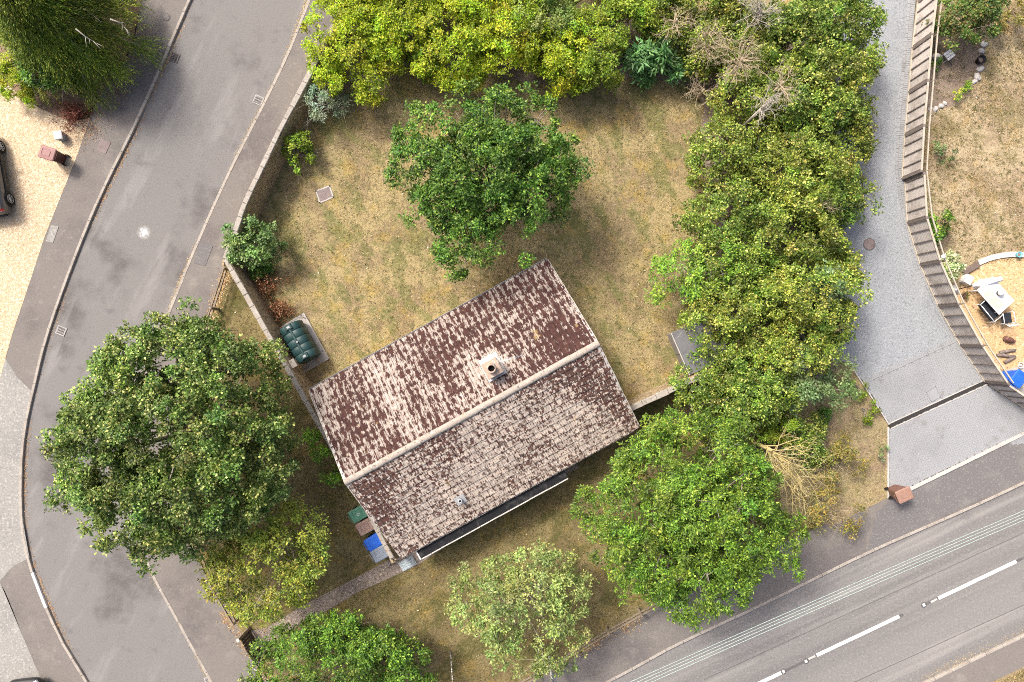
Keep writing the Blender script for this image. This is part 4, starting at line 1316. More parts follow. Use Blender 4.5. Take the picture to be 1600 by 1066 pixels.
wrz = math.atan2((P(500, 665) - P(426, 535)).y, (P(500, 665) - P(426, 535)).x)     # heading of the garden wall
wheelie_bin(559, 804, wrz - math.pi / 2 + math.pi, 'bin_green', 'bin_green', 'green wheelie bin with white mark on its lid beside the wall', emblem=True)
wheelie_bin(570, 824, wrz + math.pi / 2, 'bin_brown', 'bin_brown_faded', 'faded pinkish-brown wheelie bin between the green and blue bins')
wheelie_bin(583, 848, wrz + math.pi / 2 + .06, 'bin_blue', 'bin_blue', 'bright blue wheelie bin against the wall beside the grey bin')
wheelie_bin(593, 866, wrz + math.pi / 2, 'bin_grey', 'bin_grey', 'slate grey wheelie bin nearest the house corner')
wheelie_bin(73, 239, math.radians(162), 'bin_maroon', 'bin_mauve', 'maroon wheelie bin standing on the buff gravel forecourt')
wheelie_bin(1414, 774, math.radians(24), 'bin_brown', 'bin_tan', 'brown wheelie bin on the main road pavement beside the apron')
wheelie_bin(1593, 592, math.radians(52), 'bin_blue', 'bin_blue', 'blue wheelie bin behind the fence at the right edge')
# small white pail with lid
p = P(90, 211, G + .45)
e = empty('storage_tub', (p.x, p.y, G), math.radians(10), label='small white lidded tub standing on the gravel above the maroon bin', cat='tub')
MB().box((0, 0, .21), (.30, .32, .40), taper=1.15, ch=.03).build('body', 'bin_grey', e)
MB().box((0, 0, .43), (.38, .40, .06), ch=.03).build('lid', 'white_paint', e)

# ------------------------------------------------------------------ oil tank on its slab
tc = P(468, 535, .95)
sl_pts = px([(437, 512), (475, 489), (514, 561), (472, 584)], G + .06)
c = sum(sl_pts, Vector()) / 4
e = empty('concrete_slab', (c.x, c.y, G), 0, label='pale concrete base slab under the green oil tank', cat='slab')
q = [p - c for p in sl_pts]
mb = MB(); mb.add([(p.x, p.y, .08) for p in q] + [(p.x, p.y, -.05) for p in q], [(3, 2, 1, 0), (0, 1, 5, 4), (1, 2, 6, 5), (2, 3, 7, 6), (3, 0, 4, 7)])
me = mb.mesh('base'); bm = bmesh.new(); bm.from_mesh(me); bmesh.ops.recalc_face_normals(bm, faces=bm.faces[:])
bmesh.ops.reverse_faces(bm, faces=bm.faces[:]) if max(bm.faces, key=lambda f: abs(f.normal.z)).normal.z < 0 else None
bm.to_mesh(me); bm.free()
link('base', me, e, 'slab')
for k in range(4):
    a_, b_ = q[k], q[(k + 1) % 4]; d = b_ - a_
    MB().box(((a_ + b_) / 2 * .985 + Vector((0, 0, .02)))[:], (d.length * .99, .05, .128), math.atan2(d.y, d.x), ch=.008).build('edging', 'kerb_pale', e)

tk = empty('oil_tank', (tc.x, tc.y, G + .085), wrz, label='dark green ribbed plastic oil tank on a concrete slab', cat='oil tank')
TLn, TWd, THt = 1.82, 1.06, 1.22
vs, fs = [], []
stations = []
nseg = 5
sl_ = TLn / nseg
for i in range(nseg):
    x0 = -TLn / 2 + i * sl_
    for (f, g) in ((.02, .955), (.035, .99), (.06, 1.0), (.94, 1.0), (.965, .99), (.98, .955)):
        stations.append((x0 + f * sl_, g))
stations = [(-TLn / 2 - .02, .80)] + stations + [(TLn / 2 + .02, .80)]
KS = 24
for (X, g) in stations:
    for k in range(KS):
        a_ = 2 * math.pi * k / KS
        ca, sa = math.cos(a_), math.sin(a_)
        ex = 3.0
        yy = math.copysign(abs(ca) ** (2 / ex), ca) * TWd / 2 * g
        zz = math.copysign(abs(sa) ** (2 / ex), sa) * THt / 2 * (g if sa > 0 else .5 + g / 2)
        vs.append((X, yy, THt / 2 + zz))
n = len(stations)
mid_mi = []
mb = MB()
ff = []
for i in range(n - 1):
    for k in range(KS): ff.append((i * KS + k, i * KS + (k + 1) % KS, i * KS + KS + (k + 1) % KS, i * KS + KS + k))
mb.add(vs, [f[::-1] for f in ff] + [tuple(range(KS)), tuple((n - 1) * KS + k for k in range(KS))[::-1]], 0, True)
me = mb.mesh('shell'); bm = bmesh.new(); bm.from_mesh(me); bmesh.ops.recalc_face_normals(bm, faces=bm.faces[:]); bm.to_mesh(me); bm.free()
link('shell', me, tk, 'tank_green')
for i in range(1, nseg):
    X = -TLn / 2 + i * sl_
    mb = MB(); vs = []
    for X2 in (X - .022, X + .022):
        for k in range(KS):
            a_ = 2 * math.pi * k / KS; ca, sa = math.cos(a_), math.sin(a_)
            vs.append((X2, math.copysign(abs(ca) ** (2 / 3.0), ca) * TWd / 2 * .965, THt / 2 + math.copysign(abs(sa) ** (2 / 3.0), sa) * THt / 2 * .965))
    mb.add(vs, [(k, (k + 1) % KS, KS + (k + 1) % KS, KS + k) for k in range(KS)]); mb.build('groove', 'tank_dark', tk)
MB().box((-.0, .02, THt + .0), (TLn * .96, .12, .07), ch=.025).build('spine', 'tank_green', tk)
for X, w2 in ((-.78, .34), (.74, .36)):
    b_ = MB().box((X, .02, THt + .015), (.26, w2, .09), ch=.03).build('filler_cover', 'tank_green', tk)
    MB().box((X, .02, THt + .063), (.10, .14, .012)).build('label_plate', 'lead', b_)
MB().lathe((.02, .05, THt + .03), [(.05, 0), (.05, .04), (.03, .06)], 12).build('vent_cap', 'lead', tk)
mb = MB()
for k in range(8): mb.box((TLn / 2 * (-.8 + k * .23), -TWd / 2 * .99, THt * .58), (.06, .05, .75), ch=.01)
mb.build('side_rib', 'tank_dark', tk)
MB().tube([(TLn / 2 + .02, -.2, .25), (TLn / 2 + .2, -.2, .2), (TLn / 2 + .26, -.35, .05), (TLn / 2 + .2, -.75, .03)], .013, 6).build('pipe', 'fence_cap', tk)
o = MB().box((TLn / 2 + .16, .18, .09), (.12, .10, .16), ch=.01).build('valve', 'clay_pot', tk)

# ------------------------------------------------------------------ cars
def car(loc, rz, paint, label, name='parked_car'):
    """hatchback; local +x = front"""
    e = empty(name, (loc.x, loc.y, G), rz, label=label, cat='car')
    st = [(-2.02, .58, .45, .62), (-1.98, .74, .30, .80), (-1.85, .82, .24, .90), (-1.5, .87, .22, .95), (-.8, .885, .20, .97), (.2, .885, .20, .96), (1.0, .88, .20, .93), (1.5, .86, .22, .84), (1.85, .80, .26, .72), (2.02, .66, .34, .62), (2.07, .5, .42, .55)]
    vs, fs = [], []
    for (X, hw, zb, zt_) in st:
        pr = [(.70, zb), (.97, zb + .05), (1.0, zb + (zt_ - zb) * .45), (.985, zb + (zt_ - zb) * .72), (.90, zt_ - .02), (.74, zt_), (.35, zt_ + .02), (0, zt_ + .025)]
        ring = [(X, hw * a_, z) for a_, z in pr] + [(X, -hw * a_, z) for a_, z in pr[-2::-1]]
        vs += ring
    k = 15
    for i in range(len(st) - 1):
        for j in range(k): fs.append((i * k + j, i * k + (j + 1) % k, i * k + k + (j + 1) % k, i * k + k + j))
    fs += [tuple(range(k)), tuple(range(len(st) * k - 1, len(st) * k - k - 1, -1))]
    mb = MB(); mb.add(vs, fs, 0, True)
    me = mb.mesh('body'); bm = bmesh.new(); bm.from_mesh(me); bmesh.ops.recalc_face_normals(bm, faces=bm.faces[:]); bm.to_mesh(me); bm.free()
    b = link('body', me, e, paint)
    # glasshouse
    gh = [(-1.88, .66, .93, .66), (-1.45, .70, 1.36, .60), (-1.15, .72, 1.44, .60), (-.2, .74, 1.48, .60), (.45, .73, 1.42, .58), (1.12, .68, .94, .66)]
    mb = MB(); vs = []
    for (X, hb, zt_, ht) in gh: vs += [(X, .78, .90), (X, ht, zt_), (X, -ht, zt_), (X, -.78, .90)]
    fs = []
    for i in range(len(gh) - 1):
        for j in range(3): fs.append((i * 4 + j, i * 4 + 4 + j, i * 4 + 5 + j, i * 4 + 1 + j))
    mb.add(vs, fs)
    me = mb.mesh('windows'); bm = bmesh.new(); bm.from_mesh(me); bmesh.ops.recalc_face_normals(bm, faces=bm.faces[:]); bm.to_mesh(me); bm.free()
    link('windows', me, e, 'car_glass')
    mb = MB(); vs = []
    rp = [(-1.62, .64, 1.32), (-1.45, .625, 1.385), (-1.15, .62, 1.455), (-.2, .62, 1.495), (.45, .60, 1.435)]
    for (X, hw, z) in rp: vs += [(X, hw, z), (X, hw * .5, z + .02), (X, 0, z + .028), (X, -hw * .5, z + .02), (X, -hw, z)]
    mb.add(vs, [(i * 5 + j, i * 5 + 5 + j, i * 5 + 6 + j, i * 5 + 1 + j) for i in range(len(rp) - 1) for j in range(4)], 0, True); mb.build('roof', paint, e)
    for s in (-1, 1):
        for X in (-1.28, 1.26):
            w_ = empty('wheel', (X, s * .80, .31), 0); w_.parent = e
            mb = MB(); R = [(.20, -.09), (.285, -.10), (.315, -.07), (.315, .07), (.285, .10), (.20, .09)]; vs = []
            for (r, o_) in R: vs += [(r * math.cos(2 * math.pi * q / 24), o_ * s, r * math.sin(2 * math.pi * q / 24)) for q in range(24)]
            mb.add(vs, [(i * 24 + q, i * 24 + (q + 1) % 24, i * 24 + 24 + (q + 1) % 24, i * 24 + 24 + q) for i in range(5) for q in range(24)], 0, True); mb.build('tyre', 'rubber', w_)
            mb = MB()
            for q in range(9):
                a_ = 2 * math.pi * q / 9
                mb.tube([(.03 * math.cos(a_), .07 * s, .03 * math.sin(a_)), (.195 * math.cos(a_), .085 * s, .195 * math.sin(a_))], [.022, .016], 5)
            mb.tube([(.2 * math.cos(2 * math.pi * q / 24), .085 * s, .2 * math.sin(2 * math.pi * q / 24)) for q in range(25)], .012, 5)
            mb.tube([(0, .05 * s, 0), (0, .10 * s, 0)], .04, 10); mb.build('rim', 'alloy', w_)
            MB().tube([(0, -.05 * s, 0), (0, .045 * s, 0)], .2, 20).build('brake', 'car_trim', w_)
            # wheel arch lip
            MB().tube([(X + .37 * math.cos(math.pi * q / 12), s * .875, .31 + .37 * math.sin(math.pi * q / 12)) for q in range(13)], .022, 5).build('arch_trim', 'car_trim', e)
        MB().box((-1.86, s * .66, .80), (.18, .24, .20), s * -.35, ch=.03).build('tail_light', 'tail_red', e)
        MB().box((-1.955, s * .66, .80), (.02, .12, .06), s * -.35).build('reverse_light', 'lamp_clear', e)
        MB().box((1.86, s * .60, .66), (.22, .28, .12), s * -.45, ch=.03).build('headlight', 'lamp_clear', e)
        MB().box((.66, s * .96, .98), (.13, .18, .12), ch=.03).build('mirror', paint, e)
        MB().box((-.1, s * .905, .52), (2.0, .03, .09), ch=.01).build('side_trim', 'car_trim', e)
        for X in (-.55, .45): MB().box((X, s * .888, .80), (.2, .03, .035)).build('door_handle', paint, e)
    MB().box((-2.01, 0, .40), (.10, 1.30, .16), ch=.03).build('rear_bumper', 'car_trim', e)
    MB().box((-2.065, 0, .62), (.02, .52, .11)).build('number_plate', 'plate_yellow', e)
    return e


rw = P(16, 311, G + .31); rd = Vector((14, -79, 0)).normalized()      # rear axle, from front to rear
a_ = math.atan2(-rd.y, -rd.x)
fwd = Vector((math.cos(a_), math.sin(a_), 0)); left = Vector((-fwd.y, fwd.x, 0))
loc = Vector((rw.x, rw.y, 0)) + fwd * 1.28 + left * .88
car(loc, a_, 'car_grey', 'dark grey hatchback parked on the gravel at the left edge')
rp_ = P(38, 1063, .6)
a_ = math.radians(96)
fwd = Vector((math.cos(a_), math.sin(a_), 0))
car(Vector((rp_.x, rp_.y, 0)) - fwd * 2.0, a_, 'car_black', 'black car whose nose just enters the bottom left corner')

# ------------------------------------------------------------------ patio at the right edge
c = P(1556, 462, .85)
trz = math.atan2((P(1588, 470) - P(1552, 430)).y, (P(1588, 470) - P(1552, 430)).x)
e = empty('patio_table', (c.x, c.y, G), trz, label='white rectangular patio table on the woodchip', cat='table')
MB().box((0, 0, .74), (1.55, .98, .035), ch=.01).build('table_top', 'table_white', e)
for X in (-.68, .68):
    for Y in (-.40, .40): MB().box((X, Y, .36), (.05, .05, .72)).build('leg', 'table_white', e)
tp = Vector((c.x, c.y, G + .76))
def tl(x_, y_, z_=0): return tp + Vector((math.cos(trz) * x_ - math.sin(trz) * y_, math.sin(trz) * x_ + math.cos(trz) * y_, z_))
q = tl(.05, -.22); o = MB().box((0, 0, .006), (1.0, .42, .012), ch=.003).build('table_runner', 'table_cloth'); o.location = q; o.rotation_euler = (0, 0, trz)
tag(o, 'patterned beige runner lying on the white patio table', 'table runner')
q = tl(.0, .16); e = empty('table_lantern', q, 0, label='glass lantern with dark base standing on the white patio table', cat='lantern')
MB().lathe((0, 0, 0), [(.11, 0), (.12, .03), (.10, .06)], 16).build('base', 'black_plastic', e)
MB().lathe((0, 0, .06), [(.09, 0), (.13, .08), (.12, .20), (.05, .26)], 16).build('globe', 'white_paint', e)


def chair(u, v, rz, label, wide=False):
    p = P(u, v, .5)
    e = empty('garden_chair', (p.x, p.y, G), rz, label=label, cat='chair')
    w2, d2 = (1.05, .58) if wide else (.52, .5)
    for X in (-w2 / 2, w2 / 2):
        for Y in (-d2 / 2, d2 / 2): MB().tube([(X, Y, 0), (X, Y, .60 if Y > 0 else .62)], .016, 6).build('leg', 'table_white', e)
        MB().tube([(X, -d2 / 2, .62), (X, d2 / 2, .60)], .02, 6).build('armrest', 'table_white', e)
    MB().box((0, 0, .42), (w2 - .06, d2 - .02, .07), ch=.02).build('seat', 'cushion_dark', e)
    MB().tube([(-w2 / 2, -d2 / 2, .60), (-w2 / 2 * .9, -d2 / 2 - .12, .86), (w2 / 2 * .9, -d2 / 2 - .12, .86), (w2 / 2, -d2 / 2, .60)], .022, 6).build('back_frame', 'table_white', e)
    mb = MB()
    for k in range(7 if wide else 5):
        X = (k + .5) / (7 if wide else 5) * w2 * .84 - w2 * .42; mb.tube([(X, -d2 / 2 - .01, .46), (X, -d2 / 2 - .12, .85)], .012, 5)
    mb.build('backrest', 'cushion_dark' if wide else 'table_white', e)


chair(1545, 484, trz - .05, 'wide white-framed seat with dark cushion at the patio table', True)
chair(1572, 497, math.radians(8), 'small white chair with dark seat below the patio table')
# folded parasol lying across
pa_, pb_ = P(1500, 452, .55), P(1562, 436, .9)
e = empty('folded_parasol', (pa_.x, pa_.y, G), math.atan2((pb_ - pa_).y, (pb_ - pa_).x), label='folded white parasol leaning over the patio beside the fence', cat='parasol')
Lp = (pb_ - pa_).length
MB().tube([(0, 0, .2), (Lp * .5, 0, .55), (Lp, 0, .92)], .022, 8).build('pole', 'black_plastic', e)
mb = MB()
for k in range(6):
    a2 = 2 * math.pi * k / 6
    mb.tube([(Lp * .35, .04 * math.cos(a2), .47 + .04 * math.sin(a2)), (Lp * .6, .11 * math.cos(a2), .66 + .09 * math.sin(a2)), (Lp * .98, .07 * math.cos(a2), .93 + .06 * math.sin(a2))], [.05, .085, .04], 7)
mb.build('canopy', 'cloth_white', e)
MB().lathe((-.02, 0, 0), [(.24, 0), (.24, .05), (.06, .10), (.04, .25)], 16).build('base', 'white_paint', e)
p = P(1534, 445, .4)
e = empty('covered_stool', (p.x, p.y, G), .6, label='white cloth-covered stool between fence and patio table', cat='stool')
MB().box((0, 0, .24), (.5, .34, .46), taper=.85, ch=.05).build('cover', 'cloth_white', e)
p = P(1513, 437, .4)
e = empty('white_box', (p.x, p.y, G), -.5, label='white box at the end of the timber sleeper by the fence', cat='box')
MB().box((0, 0, .17), (.34, .40, .34), ch=.03).build('body', 'white_paint', e)
MB().box((0, 0, .35), (.36, .42, .03), ch=.01).build('lid', 'white_paint', e)
# sleeper and white brick edging
a2, b2 = P(1503, 427, G), P(1527, 413, G); d = b2 - a2
e = empty('timber_sleeper', ((a2 + b2) / 2)[:], math.atan2(d.y, d.x), label='dark timber sleeper edging the neighbour lawn', cat='sleeper')
MB().box((0, 0, .06), (d.length, .27, .20), ch=.02).build('beam', 'sleeper', e)
q = spline(px([(1528, 411), (1545, 404), (1565, 399.5), (1590, 398), (1640, 403), (1700, 420)], G), .1)
e = strip('brick_edging', [Vector((p.x, p.y, G + .02)) for p in offset(q, -.13)], [Vector((p.x, p.y, G + .02)) for p in offset(q, .13)], 'mortar', None)
tag(e, 'curved edging of white bricks round the woodchip patio', 'edging')
strip_blocks('b', q, 0, .115, .25, 'brick_white', e, G + .05, .014, .08, 'brick')
p = P(1593, 398, .35)
e = empty('plant_pot', (p.x, p.y, G + .08), 0, label='turquoise pot on the white brick edging at the right edge', cat='pot')
MB().lathe((0, 0, 0), [(.09, 0), (.13, .18), (.14, .2), (.12, .2), (.10, .14)], 16).build('pot', 'plastic_cyan', e)
MB().lathe((0, 0, .13), [(.10, 0), (.06, .03)], 12).build('soil', 'soil', e)
p = P(1578, 531, .3)
e = empty('terracotta_urn', (p.x, p.y, G), math.radians(-20), label='brown jar lying on the woodchip above the logs', cat='jar')
mb = MB(); R = [(.05, -.26), (.10, -.24), (.13, -.12), (.14, .04), (.11, .18), (.06, .24), (.075, .29)]
vs = [(o_, r * math.cos(2 * math.pi * k / 14), .14 + r * math.sin(2 * math.pi * k / 14)) for (r, o_) in R for k in range(14)]
mb.add(vs, [(i * 14 + k, i * 14 + (k + 1) % 14, i * 14 + 14 + (k + 1) % 14, i * 14 + 14 + k) for i in range(6) for k in range(14)] + [tuple(range(13, -1, -1))], 0, True); mb.build('body', 'terracotta', e)
MB().lathe((.0, 0, .0), [(.05, 0), (.05, .03)], 8).build('foot', 'terracotta', e)
for k, (u, v, ln, a2, lb) in enumerate(((1574, 549, .75, .12, 'topmost split log in the heap by the fence corner'), (1572, 556, .85, -.10, 'middle dark log in the heap by the fence corner'), (1578, 562, .6, .5, 'short lowest log in the heap by the fence corner'))):
    p = P(u, v, G + .08)
    o = MB().tube([(-ln / 2, 0, .08), (-ln / 6, random.uniform(-.03, .03), .085), (ln / 6, random.uniform(-.03, .03), .08), (ln / 2, 0, .085)], [.075, .085, .08, .065], 9).build('log', 'log_bark')
    o.location = (p.x, p.y, G); o.rotation_euler = (0, 0, a2); tag(o, lb, 'log', 'logs on the patio')
p = P(1598, 571, .3)
e = empty('hose_reel', (p.x, p.y, G), 0, label='white hoop at the right edge above the blue bin', cat='hoop')
MB().tube([(.13 * math.cos(2 * math.pi * k / 18), .13 * math.sin(2 * math.pi * k / 18), .1 + .03 * math.sin(k)) for k in range(19)], .022, 6).build('coil', 'white_paint', e)
MB().box((0, 0, .05), (.08, .08, .1)).build('hub', 'white_paint', e)
# bench seat and pot by the soil bed
p = P(1480, 88, .4)
e = empty('white_bench', (p.x, p.y, G), math.radians(38), label='small white slatted seat under the shrub at upper right', cat='bench')
for k in range(3): MB().box((.05, -.14 + k * .14, .40), (.42, .12, .03)).build('slat', 'white_paint', e)
for X in (-.1, .2):
    for Y in (-.15, .15): MB().box((X, Y, .19), (.04, .04, .38)).build('leg', 'white_paint', e)
p = P(1466, 88, .4)
o = MB().lathe((0, 0, 0), [(.12, 0), (.17, .2), (.14, .35), (.06, .4)], 12).build('stone_ornament', 'rock'); o.location = (p.x, p.y, G); o.scale = (1.4, .8, 1); o.rotation_euler = (0, 0, -.5)
tag(o, 'pale lumpy ornament beside the small white seat', 'ornament')
p = P(1532, 94, .3)
e = empty('black_pot', (p.x, p.y, G), 0, label='round black pot at the edge of the bare soil bed', cat='pot')
MB().lathe((0, 0, 0), [(.13, 0), (.19, .30), (.21, .32), (.17, .32), (.15, .2)], 18).build('pot', 'black_plastic', e)
MB().lathe((0, 0, .19), [(.155, 0), (.10, .03)], 12).build('soil', 'soil', e)
# rocks round the bed
rk = [(1536, 70, .2), (1533, 80, .16), (1531, 108, .2), (1526, 121, .2), (1522, 128, .14), (1470, 166, .15), (1461, 171, .16), (1476, 162, .12), (1453, 171, .13)]
rl = ('largest pale stone above the black pot', 'smaller pale stone just above the black pot', 'pale stone directly below the black pot', 'long pale stone below the black pot', 'small stone where the flower clump begins', 'rounded stone left of the yellow flowers', 'pale stone at the lower left rim of the soil bed', 'little stone touching the yellow flowers', 'leftmost stone of the soil bed against the fence')
for (u, v, r), lb in zip(rk, rl):
    bm = bmesh.new(); bmesh.ops.create_icosphere(bm, subdivisions=2, radius=r)
    for vv in bm.verts: vv.co *= 1 + random.uniform(-.16, .16)
    me = bpy.data.meshes.new('edging_stone'); bm.to_mesh(me); bm.free()
    o = link('edging_stone', me, None, 'rock'); p = P(u, v, G); o.location = (p.x, p.y, G + r * .2); o.scale = (1.0, .75, .55); o.rotation_euler = (0, 0, random.uniform(0, 3)); tag(o, lb, 'stone', 'stones round the soil bed')
# ------------------------------------------------------------------ vegetation
def nrm(v): return v / np.maximum(np.linalg.norm(v, axis=-1, keepdims=True), 1e-9)


def leaf_object(name, Pb, D, S, L, W, C, parent=None, fold=.18):
    """one mesh of many small folded leaf blades"""
    n = len(Pb)
    N = np.cross(D, S)
    L = np.broadcast_to(np.asarray(L, float), (n,))[:, None]; W = np.broadcast_to(np.asarray(W, float), (n,))[:, None]
    V = np.empty((n, 4, 3), np.float32)
    V[:, 0] = Pb
    V[:, 1] = Pb + D * L * .48 + S * W * .5 + N * W * fold
    V[:, 2] = Pb + D * L - N * L * .08
    V[:, 3] = Pb + D * L * .48 - S * W * .5 + N * W * fold
    me = bpy.data.meshes.new(name)
    me.vertices.add(4 * n); me.vertices.foreach_set('co', V.reshape(-1))
    me.loops.add(6 * n); me.polygons.add(2 * n)
    b = (np.arange(n, dtype=np.int32) * 4)[:, None]
    me.loops.foreach_set('vertex_index', (b + np.array([[0, 1, 2, 0, 2, 3]], np.int32)).reshape(-1))
    me.polygons.foreach_set('loop_start', np.arange(2 * n, dtype=np.int32) * 3)
    try: me.polygons.foreach_set('loop_total', np.full(2 * n, 3, np.int32))
    except Exception: pass
    at = me.attributes.new('leafcol', 'FLOAT_COLOR', 'POINT')
    c4 = np.ones((n, 4, 4), np.float32); c4[:, :, :3] = C[:, None, :]
    at.data.foreach_set('color', c4.reshape(-1))
    me.update(calc_edges=True)
    return link(name, me, parent, 'leaf')


def rosettes(rng, R, A, k, L, W, spread=.55, jl=.35):
    """R rosette centres, A axes -> leaf base, dir, side, size arrays"""
    n = len(R)
    R = np.repeat(R, k, 0); A = np.repeat(A, k, 0)
    t_ = nrm(np.cross(A, rng.normal(size=A.shape)))
    D = nrm(t_ + A * rng.uniform(-.15, spread * 1.6, (n * k, 1)) + rng.normal(size=A.shape) * .12)
    S = nrm(np.cross(D, A + rng.normal(size=A.shape) * .25))
    Pb = R + D * (L * .15) + rng.normal(size=A.shape) * L * .25
    sz = rng.uniform(1 - jl, 1 + jl, n * k)
    return Pb, D, S, L * sz, W * sz


def palette(rng, n, pal, group=None, jit=.16, gj=.14, gain=1.0):
    """pal: list of (rgb, weight). group: clump id per leaf, for clump-to-clump variation"""
    w_ = np.array([p[1] for p in pal], float); w_ /= w_.sum()
    cols = np.array([p[0] for p in pal], float)
    C = cols[rng.choice(len(pal), n, p=w_)]
    C = C * gain * (1 + rng.normal(0, jit, (n, 1)))
    if group is not None:
        g = rng.normal(0, gj, group.max() + 1); h = rng.normal(0, .07, (group.max() + 1, 3))
        C = C * (1 + g[group])[:, None] * (1 + h[group])
    return np.clip(C, .002, .95)


def crown(rng, c, rad, rot,  ncl, clr, ros, k, L, W, pal, gap=0.0, zmin=-.45, amp=.14, inner=.2, flat=.75, up=.55, jit=.16, gj=.14, ol=None, bough=30, bdepth=.17):
    """leafy crown: an uneven ellipsoid of leaf clumps. returns leaf arrays and clump centres"""
    d = nrm(rng.normal(size=(ncl * 4, 3)))
    d = d[d[:, 2] > zmin][:ncl]
    ncl = len(d)
    mod = np.ones(ncl)
    for f in (2.2, 3.7, 6.1):
        kk = nrm(rng.normal(size=(2, 3))) * f
        for q in kk: mod += amp / f * 1.9 * np.cos(d @ q + rng.uniform(0, 6.28))
    mod += rng.normal(0, .04, ncl)
    # boughs: the crown is made of domes with darker valleys between them
    nb = int(max(5, bough))
    bc = nrm(rng.normal(size=(nb * 2, 3)) + np.array([0, 0, .25]))[:nb]
    bs = rng.uniform(.8, 1.25, nb)
    an = np.arccos(np.clip(d @ bc.T, -1, 1)) / bs
    near = an.min(1) / (2.0 / math.sqrt(nb))
    bump = np.clip(1 - near ** 2, -1, 1)
    mod += bdepth * (bump - .45)
    drop = rng.random(ncl) < np.clip((near - .95) * 1.6, 0, .85 if bdepth > .095 else .35)
    mod[drop] *= .62
    blev = rng.normal(0, .10, nb)[an.argmin(1)]
    fr = np.where(rng.random(ncl) < inner, rng.uniform(.35, .8, ncl), rng.uniform(.80, 1.0, ncl))
    if gap > 0:
        g = np.zeros(ncl)
        for f in (3.5, 5.5):
            for q in nrm(rng.normal(size=(3, 3))) * f: g += np.cos(d @ q + rng.uniform(0, 6.28))
        keep = g > np.quantile(g, gap); d, mod, fr, blev = d[keep], mod[keep], fr[keep], blev[keep]; ncl = len(d)
    if ol is not None:                      # surveyed outline: (azimuth, radius) pairs
        mod = 1 + (mod - np.quantile(mod, .60)) * .75
        az = np.arctan2(d[:, 1], d[:, 0]); r_ = np.interp(az, ol[0], ol[1], period=2 * math.pi)
        hh = np.sqrt(np.maximum(1 - d[:, 2] ** 2, 1e-6)); pw = hh ** .82
        hz = np.stack([np.cos(az) * r_ * pw, np.sin(az) * r_ * pw, d[:, 2] * rad[2]], 1)
        loc = hz * (mod * fr)[:, None]
    else:
        loc = d * np.array(rad) * (mod * fr)[:, None]
    ca, sa = math.cos(rot), math.sin(rot)
    loc = np.stack([loc[:, 0] * ca - loc[:, 1] * sa, loc[:, 0] * sa + loc[:, 1] * ca, loc[:, 2]], 1)
    out = nrm(loc / np.array([1, 1, 1]))
    cp = loc + np.array(c)
    cp[:, 2] = np.maximum(cp[:, 2], .35)
    cr = clr * rng.uniform(.65, 1.35, ncl)
    gi = np.repeat(np.arange(ncl), ros)
    dd = nrm(rng.normal(size=(ncl * ros, 3)) + out[gi] * .75 + np.array([0, 0, up]))
    R = cp[gi] + dd * (cr[gi] * rng.uniform(.45, 1.12, ncl * ros))[:, None] * np.array([1, 1, flat])
    A = nrm(dd * .5 + out[gi] * .35 + np.array([0, 0, .65]) + rng.normal(size=dd.shape) * .35)
    lv = rosettes(rng, R, A, k, L, W)
    C = palette(rng, len(lv[0]), pal, np.repeat(gi, k), jit, gj, 1.6)
    C = C * (1 + blev[np.repeat(gi, k)])[:, None]
    # tips of each rosette group share a flush of colour
    return lv, C, cp


def wood(rng, base, c, cp, r0, nl, name, parent, mat, twigs=0, zt=.45):
    """tapered trunk with limbs reaching into the crown"""
    mb = MB()
    base = Vector(base); c = Vector([float(x) for x in c])
    fork = base.lerp(c, zt) + Vector((rng.normal(0, .08), rng.normal(0, .08), 0))
    mb.tube([base + Vector((0, 0, -.1)), base + Vector((0, 0, .12)), base.lerp(fork, .5) + Vector((rng.normal(0, .05), rng.normal(0, .05), 0)), fork], [r0 * 1.45, r0 * 1.1, r0 * .92, r0 * .8], 9)
    idx = rng.choice(len(cp), min(nl, len(cp)), replace=False)
    for i in idx:
        e_ = Vector([float(x) for x in cp[i]])
        st = base.lerp(fork, float(rng.uniform(.65, 1.0)))
        m1 = st.lerp(e_, .35) + Vector((rng.normal(0, .12), rng.normal(0, .12), rng.uniform(.0, .25)))
        m2 = st.lerp(e_, .7) + Vector((rng.normal(0, .12), rng.normal(0, .12), rng.uniform(.0, .2)))
        mb.tube([st, m1, m2, e_], [r0 * .42, r0 * .26, r0 * .15, r0 * .06], 5)
        for _ in range(twigs):
            a0 = m2.lerp(e_, float(rng.uniform(0, 1))); dr_ = Vector((rng.normal(), rng.normal(), rng.normal() * .5 + .35)) * .55
            mb.tube([a0, a0 + dr_ * .5 + Vector((0, 0, .05)), a0 + dr_], [r0 * .09, r0 * .07, r0 * .03], 4)
    return mb.build(name, mat, parent)


